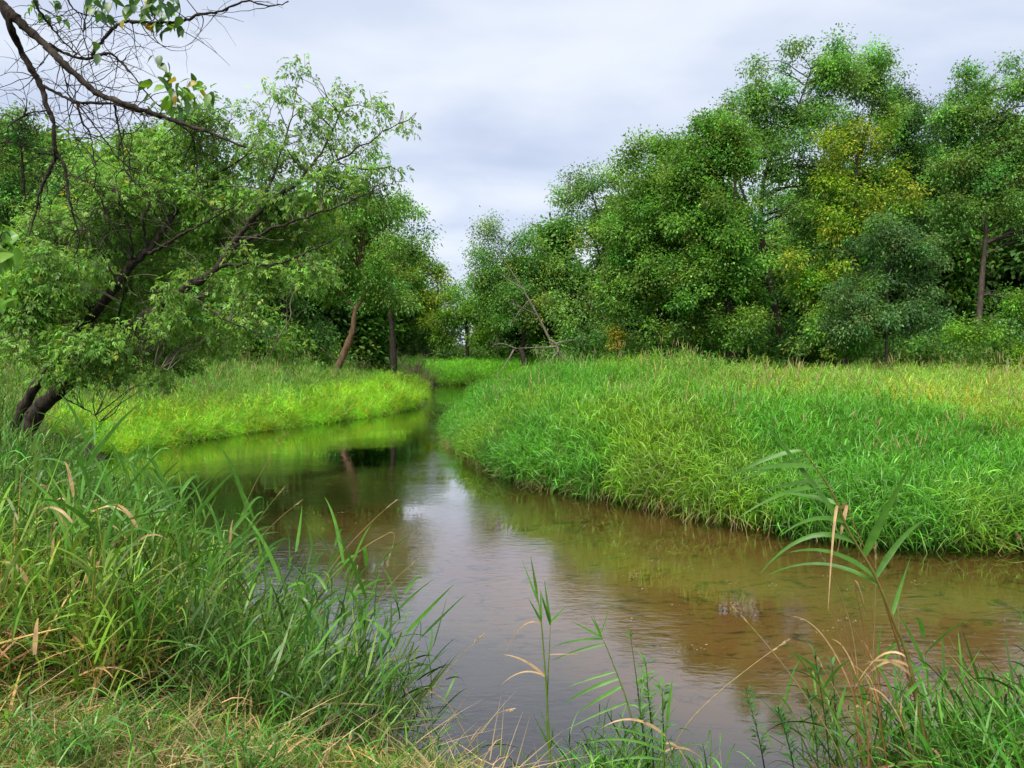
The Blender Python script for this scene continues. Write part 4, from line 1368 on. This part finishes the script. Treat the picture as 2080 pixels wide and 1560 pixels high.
reed('slender bending reed with flat side leaves between the open water reed and the leafy weed', 3.45,
     [(1310, 1590), (1290, 1490), (1272, 1420), (1250, 1360), (1230, 1310), (1220, 1290)],
     [(.95, 1163, 1263, .014, .0, 0), (.95, 1205, 1250, .010, 0, 0), (.98, 1200, 1252, .014, .02, 0), (.9, 1120, 1315, .013, .05, 0, .1), (.82, 1120, 1342, .016, .03, 0), (1.0, 1238, 1235, .006, 0, 0), (.55, 1145, 1430, .020, .05, 0), (.50, 1170, 1450, .018, .02, 0), (.6, 1155, 1395, .012, .02, 0), (.4, 1150, 1482, .012, .02, 0)], r=.005)
reed('pale green reed blade cluster beside the leafy weed', 3.3, [(1345, 1600), (1350, 1520), (1356, 1450)],
     [(.9, 1366, 1378, .018, 0, 0), (.6, 1200, 1475, .012, .06, 0), (.5, 1190, 1510, .014, .1, 0), (.4, 1200, 1560, .012, .08, 0), (.7, 1220, 1480, .02, .2, 1), (.5, 1430, 1545, .018, .2, 1), (.6, 1400, 1560, .016, .25, 1)], r=.004)

# leafy weed (narrow-leaved) beside the open water
a = at(1300, 1590, 3.4)
weed = thing('leafy_weed', (a[0], a[1], gz(a[0], a[1])), 'bushy narrow leaved weed with fresh green tips at the water edge', 'weed')
g_ = Geo()
lv = Geo()
for stem in ([(1322, 1600), (1305, 1480), (1293, 1380), (1280, 1285)], [(1330, 1600), (1325, 1500), (1318, 1420), (1312, 1345)], [(1350, 1600), (1348, 1500), (1346, 1430), (1345, 1395)], [(1318, 1600), (1312, 1520), (1300, 1440), (1304, 1370)]):
    sp_ = smooth([at(x, y, 3.4 + R.normal(0, .05)) for x, y in stem], 8)
    g_.tube(sp_, [.004, .0015], 5, (.07, .11, .03))
    for f in np.linspace(.35, 1, 36):
        c_ = np.array([np.interp(f, np.linspace(0, 1, len(sp_)), sp_[:, j]) for j in range(3)])
        if stem[-1][1] == 1285 and .55 < f < .93:
            continue
        az = R.uniform(0, 6.28)
        dl = np.array([[np.cos(az), np.sin(az), R.uniform(.3, 1.3)]])
        lv.leaves(c_[None], dl, np.array([[0, 0, 1.0]]), R.uniform(.05, .085), R.uniform(.010, .016), (np.array([.12, .33, .045]) * math.exp(R.normal(0, .2)))[None])
part('stem', g_, M_REED, weed, True)
part('foliage', lv, M_REED, weed, False, 'stuff')
a = at(1640, 1590, 3.5)
weed = thing('leafy_weed', (a[0], a[1], gz(a[0], a[1])), 'dark feathery weed among the straws left of the tall reed', 'weed')
g_, lv = Geo(), Geo()
for bx, tx, ty in ((1690, 1655, 1330), (1700, 1690, 1350), (1665, 1640, 1400), (1560, 1515, 1400), (1620, 1580, 1440)):
    sp_ = smooth([at(bx, 1600, 3.5), at((bx + tx) / 2 + 4, (1600 + ty) / 2, 3.5 + R.normal(0, .06)), at(tx, ty, 3.5)], 8)
    g_.tube(sp_, [.004, .0015], 5, (.06, .09, .03))
    for f in np.linspace(.3, 1, 44):
        c_ = np.array([np.interp(f, np.linspace(0, 1, len(sp_)), sp_[:, j]) for j in range(3)])
        az = R.uniform(0, 6.28)
        lv.leaves(c_[None], np.array([[np.cos(az), np.sin(az), R.uniform(.2, 1.1)]]), np.array([[0, 0, 1.0]]), R.uniform(.045, .085), R.uniform(.009, .015), (np.array([.065, .20, .045]) * math.exp(R.normal(0, .2)))[None])
part('stem', g_, M_REED, weed, True)
part('foliage', lv, M_REED, weed, False, 'stuff')

# random reeds: a few kinds, copied
def reed_proto(nl, h):
    P_ = smooth([(0, 0, 0), (.02, .01, h * .4), (.08, 0, h * .75), (.16, .02, h)], 5)
    g_ = Geo()
    g_.tube(P_, [.0045, .004, .002, .001], 5, RC * np.array([1.6, 1.05, 1]))
    res = [('stem', g_.mesh('stem', M_REED, True))]
    for i in range(nl):
        f = .25 + .75 * i / (nl - 1)
        p0 = np.array([np.interp(f, np.linspace(0, 1, len(P_)), P_[:, j]) for j in range(3)])
        az = (0 if i % 2 else PI) + R.normal(0, .6)
        ln = R.uniform(.22, .42)
        el = R.uniform(.2, 1.1)
        tip = p0 + ln * np.array([np.cos(az) * np.cos(el), np.sin(az) * np.cos(el), np.sin(el)])
        dry = i < 2 and R.random() < .6
        lf = leaf_strip(p0, tip, R.uniform(.018, .030), R.uniform(.0, .12), DRYC if dry else RC * math.exp(R.normal(0, .2)), 7, R.uniform(-.8, .8), sag=R.uniform(0, .3))
        res.append(('leaf', lf.mesh('leaf', M_STRAW if dry else M_REED, True)))
    return res


RP = [reed_proto(7, .95), reed_proto(8, 1.1), reed_proto(6, .8), reed_proto(7, 1.0)]


def plant_reed(x, y, s, label, group, lean=.12, dirn=None):
    rt = thing('reed', (x, y, gz(x, y) - .02), label, 'reed', group)
    rt.scale = (s, s, s)
    dirn = R.uniform(0, 6.28) if dirn is None else dirn
    rt.rotation_euler = [float(v) for v in eulers(np.array([R.uniform(0, 6.28)]), np.array([dirn]), np.array([lean + R.uniform(0, .2)]))[0]]
    for nm, me in RP[R.integers(len(RP))]:
        obj(nm, me, rt)


for i in range(15):
    d = R.uniform(3.1, 3.65)
    px = R.uniform(1650, 2120)
    plant_reed((px - 1040) / F * d, d, R.uniform(.62, .95), 'leafy reed in the clump around the foot of the tall reed', 'reeds in the clump around the tall reed')
XR = [(float(R.uniform(20, 700)), float(R.uniform(3.6, 7.5)), float(R.uniform(.8, 1.2))) for _ in range(60)]
XR = [q for q in XR if q[0] < 700 - (q[1] - 4.2) * 110]
for px, d, s in XR + list(((520, 4.6, 1.0), (560, 5.0, 1.05), (640, 4.8, 1.05), (470, 5.6, 1.05), (430, 6.4, 1.05), (380, 7.2, 1.1), (300, 7.0, 1.1), (330, 5.2, 1.0), (250, 6.0, 1.1), (180, 5.2, 1.1), (120, 6.4, 1.15), (60, 5.4, 1.1), (30, 7.2, 1.2), (90, 8.4, 1.25), (150, 8.0, 1.2), (690, 4.6, .9), (730, 4.5, .8), (600, 5.4, .95), (420, 5.0, .95), (220, 7.6, 1.15))):
    plant_reed((px - 1040) / F * d, d, s, 'leafy reed standing in the tall tangled grass of the near bank', 'reeds in the tall grass of the near bank', .1, .2)

SB = [
    ('pale stalk with a seed head rising highest over the water from the tall grass', 6.2, [(400, 1240), (455, 1130), (510, 1000), (548, 930), (580, 882)]),
    ('grass stalk with a fluffy seed head just below the highest stalk', 5.8, [(420, 1260), (480, 1140), (530, 1050), (577, 990)]),
    ('grass stalk with a slanting seed head beside the broad green reed tops', 5.6, [(430, 1280), (500, 1130), (560, 1060), (612, 1017)]),
    ('long straight straw stalk pointing from the grass to the sky reflection', 5.0, [(560, 1350), (620, 1240), (690, 1130), (760, 1055), (804, 1017)]),
    ('straw stalk bent over sharply at its tip above the water', 4.9, [(590, 1330), (660, 1190), (730, 1120), (780, 1088), (798, 1082), (800, 1100), (786, 1150)]),
    ('thin pale stalk leaning low over the sky reflection', 4.7, [(640, 1400), (740, 1260), (800, 1180), (845, 1140)]),
    ('stalk with a nodding seed head above the reeds near the bank corner', 9.0, [(250, 1060), (275, 960), (300, 932), (315, 945)]),
    ('pale stalk with a drooping head beside the leaning stems', 9.5, [(170, 980), (215, 880), (245, 840), (258, 826)]),
    ('upright straw coloured stalk at the picture edge by the leaning stems', 8.0, [(5, 960), (8, 870), (14, 790), (18, 735)]),
    ('pale slanting stalk in front of the leaning stems', 7.5, [(60, 1000), (80, 930), (100, 860), (112, 825)]),
    ('curved stalk reaching out from the bank corner over the water', 9.4, [(320, 1020), (345, 950), (370, 905), (388, 878)]),
    ('pale stalk with its head hanging down over the open water', 3.7, [(1000, 1600), (960, 1520), (920, 1445), (900, 1420), (876, 1406)]),
    ('pale stalk crossing the hanging stalk with its head bent over', 3.75, [(870, 1580), (930, 1540), (980, 1480), (1010, 1450), (1040, 1441)]),
    ('faint thin stalk leaning from the grass tip over open water', 4.2, [(790, 1500), (870, 1410), (930, 1340), (980, 1290)]),
    ('long straw arching in from the leafy weed towards the dark water', 3.5, [(1330, 1590), (1390, 1480), (1450, 1415), (1530, 1350), (1600, 1300)]),
    ('bunched straw stalk with a nodding head leaning away from the tall reed', 3.45, [(1730, 1600), (1690, 1500), (1620, 1390), (1550, 1300), (1490, 1234)]),
    ('straight pale stalk ending in a seed head behind the tall reed', 3.55, [(1770, 1600), (1770, 1440), (1775, 1300), (1779, 1180), (1778, 1104)]),
    ('curved pale stalk with a seed head left of the tall reed stem', 3.5, [(1760, 1600), (1745, 1400), (1730, 1280), (1700, 1190), (1666, 1124)]),
    ('short stiff stalk with a thick pale seed head right of the tall reed stem', 3.5, [(1835, 1600), (1830, 1440), (1826, 1300), (1824, 1206)]),
    ('seed head peeping in at the picture edge over the far shallows', 3.3, [(2180, 1400), (2120, 1220), (2085, 1130), (2068, 1088)]),
    ('straw leaning up against the foot of the tall reed', 3.3, [(1800, 1600), (1740, 1480), (1690, 1390), (1662, 1340)]),
]
for lab, d, st in SB:
    reed(lab, d, st, [], r=.0032, name='grass_stalk', cat='stalk', seedhead=True)

for i in range(12):
    bx = R.uniform(1690, 1900)
    ty = R.uniform(1180, 1440)
    tx = bx - R.uniform(-40, 200)
    st = [(bx, 1600), (bx + (tx - bx) * .35, 1600 + (ty - 1600) * .5), (tx + R.normal(0, 12), ty)]
    if i % 3 == 0:
        st += [(tx + R.uniform(-60, 60), ty + R.uniform(20, 90))]
    reed('thin straw stalk among the tangled stalks around the tall reed', 3.2 + R.uniform(0, .4), st, [(R.uniform(.4, .8), tx + R.normal(0, 50), ty + R.uniform(40, 160), .012, .2, 1)], r=.0032, name='straw_stalk', cat='stalk', group='straw stalks around the tall reed', col=np.array([.24, .20, .09]))

# curled dry blades caught in the near grass
for i, (px, py, d, lx, ly, wd_) in enumerate(((70, 1330, 3.5, 78, 1262, .026), (60, 1190, 4.2, 28, 1165, .030), (140, 1090, 4.8, 112, 1052, .026), (175, 1185, 4.2, 185, 1140, .026), (205, 1140, 4.4, 198, 1160, .02), (280, 1075, 4.8, 245, 1045, .024), (105, 1150, 4.4, 108, 1120, .02), (28, 1120, 4.6, 30, 1050, .016), (465, 1130, 4.9, 470, 1090, .018), (150, 1010, 6, 138, 968, .03))):
    d, wd_ = d * .88, wd_ * 1.0
    a = at(px, py, d)
    ln = math.hypot(lx - px, ly - py)
    lx, ly = px + (lx - px) * max(1, 75 / ln), py + (ly - py) * max(1, 75 / ln)
    rt = thing('withered_reed', (a[0], a[1], gz(a[0], a[1])), ('tan curled blade low down over the turf edge', 'broad folded tan blade beside the picture edge in the grass', 'long curling tan blade high in the grass', 'split pale husk in the middle of the grass', 'small pale husk tip beside the split husk', 'arched tan blade above the reeds', 'thin curled tan blade between the folded blade and the husk', 'narrow upright brown blade at the picture edge', 'brown hanging blade on the outermost reed', 'wide tan blade at the top of the grass under the tree')[i], 'dead reed')
    part('leaf', leaf_strip(a, at(lx, ly, d), wd_, .25, DRYC * 1.15 * math.exp(R.normal(0, .1)), 9, R.uniform(-1.4, 1.4)), M_STRAW, rt, True)
    g_ = Geo()
    g_.tube(smooth([(a[0] - .06, a[1], gz(a[0], a[1]) - .02), (a[0] - .03, a[1], (a[2] + gz(a[0], a[1])) / 2), a], 4), [.004, .002], 4)
    part('stem', g_, M_STRAW, rt, True)
for i in range(15):
    px = R.uniform(20, 560)
    d = R.uniform(3.3, 6.5)
    zt = R.uniform(.55, .95)
    x = (px - 1040) / F * d
    z0 = gz(x, d)
    if shore(np.array([[x, d]]))[0][0] < .1:
        continue
    a = np.array([x, d, z0 + zt])
    rt = thing('withered_reed', (x, d, z0), 'withered reed with a tan curled leaf caught among the tall near grass', 'dead reed', 'withered reeds in the near grass')
    tip = a + unit(np.array([R.normal(.1, 1), R.normal(0, .5), R.uniform(-1.2, .5)])) * R.uniform(.14, .3)
    part('leaf', leaf_strip(a, tip, R.uniform(.012, .020), R.uniform(.1, .4), DRYC * 1.1 * math.exp(R.normal(0, .15)), 9, R.uniform(-1.6, 1.6)), M_STRAW, rt, True)
    g_ = Geo()
    g_.tube(smooth([(x - .08, d, z0 - .02), (x - .03, d, z0 + zt * .5), a], 4), [.0035, .002], 4)
    part('stem', g_, M_STRAW, rt, True)

# ------------------------------------------------------------------ near branch hanging in at the top of the picture
DB = 4.4
a = at(0, 0, DB)
br = thing('overhanging_branch', a, 'dark branch with a few broad leaves and many bare twigs hanging in against the sky', 'branch')
LIMBS = [
    ([(-60, -60, 0), (0, 5, 0), (25, 28, 0), (48, 52, 0), (92, 90, 0), (125, 125, -.1), (165, 162, -.1), (200, 190, -.1), (240, 206, -.2), (290, 224, -.2), (335, 238, -.2), (385, 255, -.3), (440, 275, -.3), (500, 300, -.3)], (.036, .028, .020, .014, .006)),
    ([(5, 8, 0), (20, 50, 0), (45, 108, .1), (68, 148, .1), (82, 172, .1), (95, 215, .1), (107, 245, .1), (110, 290, .1), (113, 315, .1), (98, 352, .1), (80, 395, .1), (74, 425, .1), (58, 480, .1)], (.028, .022, .016, .011, .004)),
    ([(80, 168, .1), (120, 192, .1), (158, 208, 0), (200, 209, 0), (240, 213, -.1), (285, 228, -.1), (330, 235, -.1)], (.012, .009, .005)),
    ([(113, 312, .1), (132, 340, .1), (138, 385, .1), (146, 430, .1), (161, 485, .1), (150, 525, .1)], (.012, .008, .003)),
    ([(100, 90, 0), (128, 106, .1), (160, 118, .1), (190, 117, .1), (222, 108, .1), (250, 130, .1), (275, 160, 0), (305, 198, 0), (340, 230, 0)], (.011, .009, .003)),
    ([(185, 114, .1), (205, 85, .1), (230, 58, .1), (255, 44, .1), (300, 46, 0), (340, 46, 0), (372, 42, 0), (410, 28, 0), (450, 22, 0), (500, 2, 0), (545, 12, 0), (585, 4, 0)], (.011, .010, .004)),
    ([(60, -20, -.1), (80, 22, -.1), (108, 60, 0), (140, 95, 0), (175, 120, 0)], (.010, .007, .003)),
    ([(125, -20, 0), (150, 18, 0), (178, 32, .1), (215, 36, .1), (240, 46, .1)], (.007, .005, .003)),
    ([(155, 210, 0), (168, 248, 0), (184, 275, 0), (190, 320, 0), (196, 352, 0)], (.008, .005, .002)),
    ([(232, 214, -.1), (240, 255, -.1), (250, 305, -.1), (256, 350, -.1), (300, 395, -.1)], (.008, .005, .002)),
    ([(335, 238, -.2), (372, 260, -.2), (392, 280, -.2), (397, 320, -.2), (408, 385, -.2), (435, 440, -.2)], (.006, .004, .002)),
    ([(92, 225, .1), (60, 230, .1), (28, 248, .1), (16, 262, .1), (17, 285, .1), (2, 290, .1)], (.006, .004, .002)),
    ([(110, 312, .1), (82, 312, .1), (55, 302, .1), (30, 290, .1)], (.006, .004, .002)),
    ([(130, 352, .1), (165, 365, .1), (190, 378, .1), (210, 415, .1), (225, 455, .1)], (.006, .004, .002)),
    ([(146, 430, .1), (175, 460, .1), (195, 495, .1), (215, 530, .1)], (.005, .003, .001)),
    ([(160, 212, 0), (210, 280, 0), (250, 330, 0), (300, 350, 0)], (.006, .004, .002)),
    ([(182, 0, .1), (170, 60, .1), (175, 95, .1), (190, 150, .1), (215, 185, .1)], (.005, .004, .002)),
    ([(113, 100, .1), (130, 150, .1), (140, 195, .1), (155, 208, .1)], (.005, .004, .002)),
]
lp = []
tw = Geo()
for pl, rr in LIMBS:
    pp = smooth([at(x, y, DB + dd) for x, y, dd in pl], 6)
    pp = pp + R.normal(0, .0022, pp.shape)
    g_ = Geo()
    g_.tube(pp, [q * .82 for q in rr], 8, rough=.14)
    part('limb', g_, M_BARK, br, True)
    lp.append(pp)
for pp in lp:
    for _ in range(int(6 + len(pp) / 4)):
        a = pp[R.integers(len(pp) // 5, len(pp))]
        ln = R.uniform(.12, .42)
        th = R.uniform(0, 6.28)
        cur = R.normal(0, 1.4)
        tt = np.linspace(0, 1, 9)[:, None]
        an = th + cur * tt
        stp = np.hstack([np.cos(an), R.normal(0, .3, (9, 1)), np.sin(an) * .9 - .15]) * ln / 9
        path = a + np.vstack([[0, 0, 0], np.cumsum(stp, 0)])
        tw.tube(path, [.0032, .002, .0009], 4)
        for _ in range(2):
            b0 = path[R.integers(3, 9)]
            tw.tube(branch_path(b0, b0 + R.normal(0, .07, 3), .1, 5), [.0016, .0007], 3)
part('twigs', tw, M_BARK, br, True, 'stuff')


def broad_leaf(L_=1.0, W_=.56):
    """an ovate pointed leaf along +x"""
    g_ = Geo()
    t_ = np.array([0, .12, .3, .5, .72, .9, 1.0])
    hw = np.array([.02, .6, 1.0, .92, .55, .2, .0]) * W_ / 2
    z = -.18 * t_ ** 2
    V = np.stack([np.stack([t_, -hw, z + hw * .28], 1), np.stack([t_, 0 * t_, z], 1), np.stack([t_, hw, z + hw * .28], 1)], 1).reshape(-1, 3) * L_
    q = []
    for i in range(6):
        a_ = 3 * i
        q += [[a_, a_ + 3, a_ + 4, a_ + 1], [a_ + 1, a_ + 4, a_ + 5, a_ + 2]]
    return g_, V, q


LM = []
for c in ((.05, .135, .028), (.075, .18, .03), (.19, .38, .03), (.42, .36, .03), (.14, .36, .02), (.45, .27, .03)):
    g_, V, q = broad_leaf()
    g_.add(V, q, c)
    LM.append(g_.mesh('leaf', M_NEAR, True))


def hang_leaf(parent, px, py, d, size, k, name='leaf'):
    o_ = obj(name, LM[k], parent)
    p_ = at(px, py, d) - np.array(parent.location)
    o_.location = [float(v) for v in p_]
    o_.rotation_euler = (R.uniform(-.9, .9), R.uniform(.2, 1.35), R.uniform(0, 6.28))
    o_.scale = (size,) * 3
    if k in (3, 5):
        o_['label'] = 'yellowed leaf'


pick = lambda w_: int(R.choice(len(w_), p=np.array(w_) / sum(w_)))
for i in range(85):
    hang_leaf(br, R.uniform(185, 372), R.uniform(-18, 46) * (1 if R.random() < .8 else .6), DB + R.uniform(-.15, .2), R.uniform(.05, .085), pick([5, 4, 1, .25, 0, 0]))
for px, py in ((335, 52), (350, 58), (368, 52), (372, 60), (330, 62), (295, 50), (302, 54)):
    hang_leaf(br, px, py, DB, .07, 0 if px > 305 else 5)
for i in range(48):
    hang_leaf(br, R.normal(362, 32), R.normal(196, 17), DB - .2 + R.uniform(-.15, .15), R.uniform(.055, .1), pick([2, 2, 3, .6, 2, .2]))
for px, py, k in ((305, 160, 1), (320, 155, 1), (325, 112, 1), (312, 112, 0), (340, 125, 1), (322, 128, 1), (335, 145, 2), (350, 150, 2), (392, 150, 1), (385, 160, 1), (430, 185, 1), (425, 190, 1), (405, 185, 3), (300, 215, 0), (305, 222, 1), (350, 250, 2), (345, 262, 2), (340, 240, 2), (195, 85, 1), (200, 110, 1)):
    hang_leaf(br, px, py, DB - .15, R.uniform(.06, .09), k)
for i in range(26):
    hang_leaf(br, R.uniform(40, 130), R.uniform(-5, 42), DB + .1, R.uniform(.04, .065), pick([3, 3, 2, 0, 1, 0]))

a = at(-10, 560, 3.0)
spr = thing('leafy_spray', a, 'bright green leafy spray poking in at the picture edge beside the leaning tree', 'branch')
g_ = Geo()
g_.tube(smooth([at(-90, 620, 3.1), at(-30, 560, 3.0), at(20, 505, 2.95)], 6), [.006, .002], 5)
g_.tube(smooth([at(-60, 590, 3.1), at(-20, 530, 3.0), at(5, 470, 3.0)], 6), [.005, .002], 5)
part('stem', g_, M_BARK, spr, True)
for i in range(80):
    hang_leaf(spr, R.uniform(-70, 40), R.uniform(450, 615), 3.0 + R.uniform(-.15, .15), R.uniform(.05, .09), pick([0, 1, 3, 0, 4, 0]))
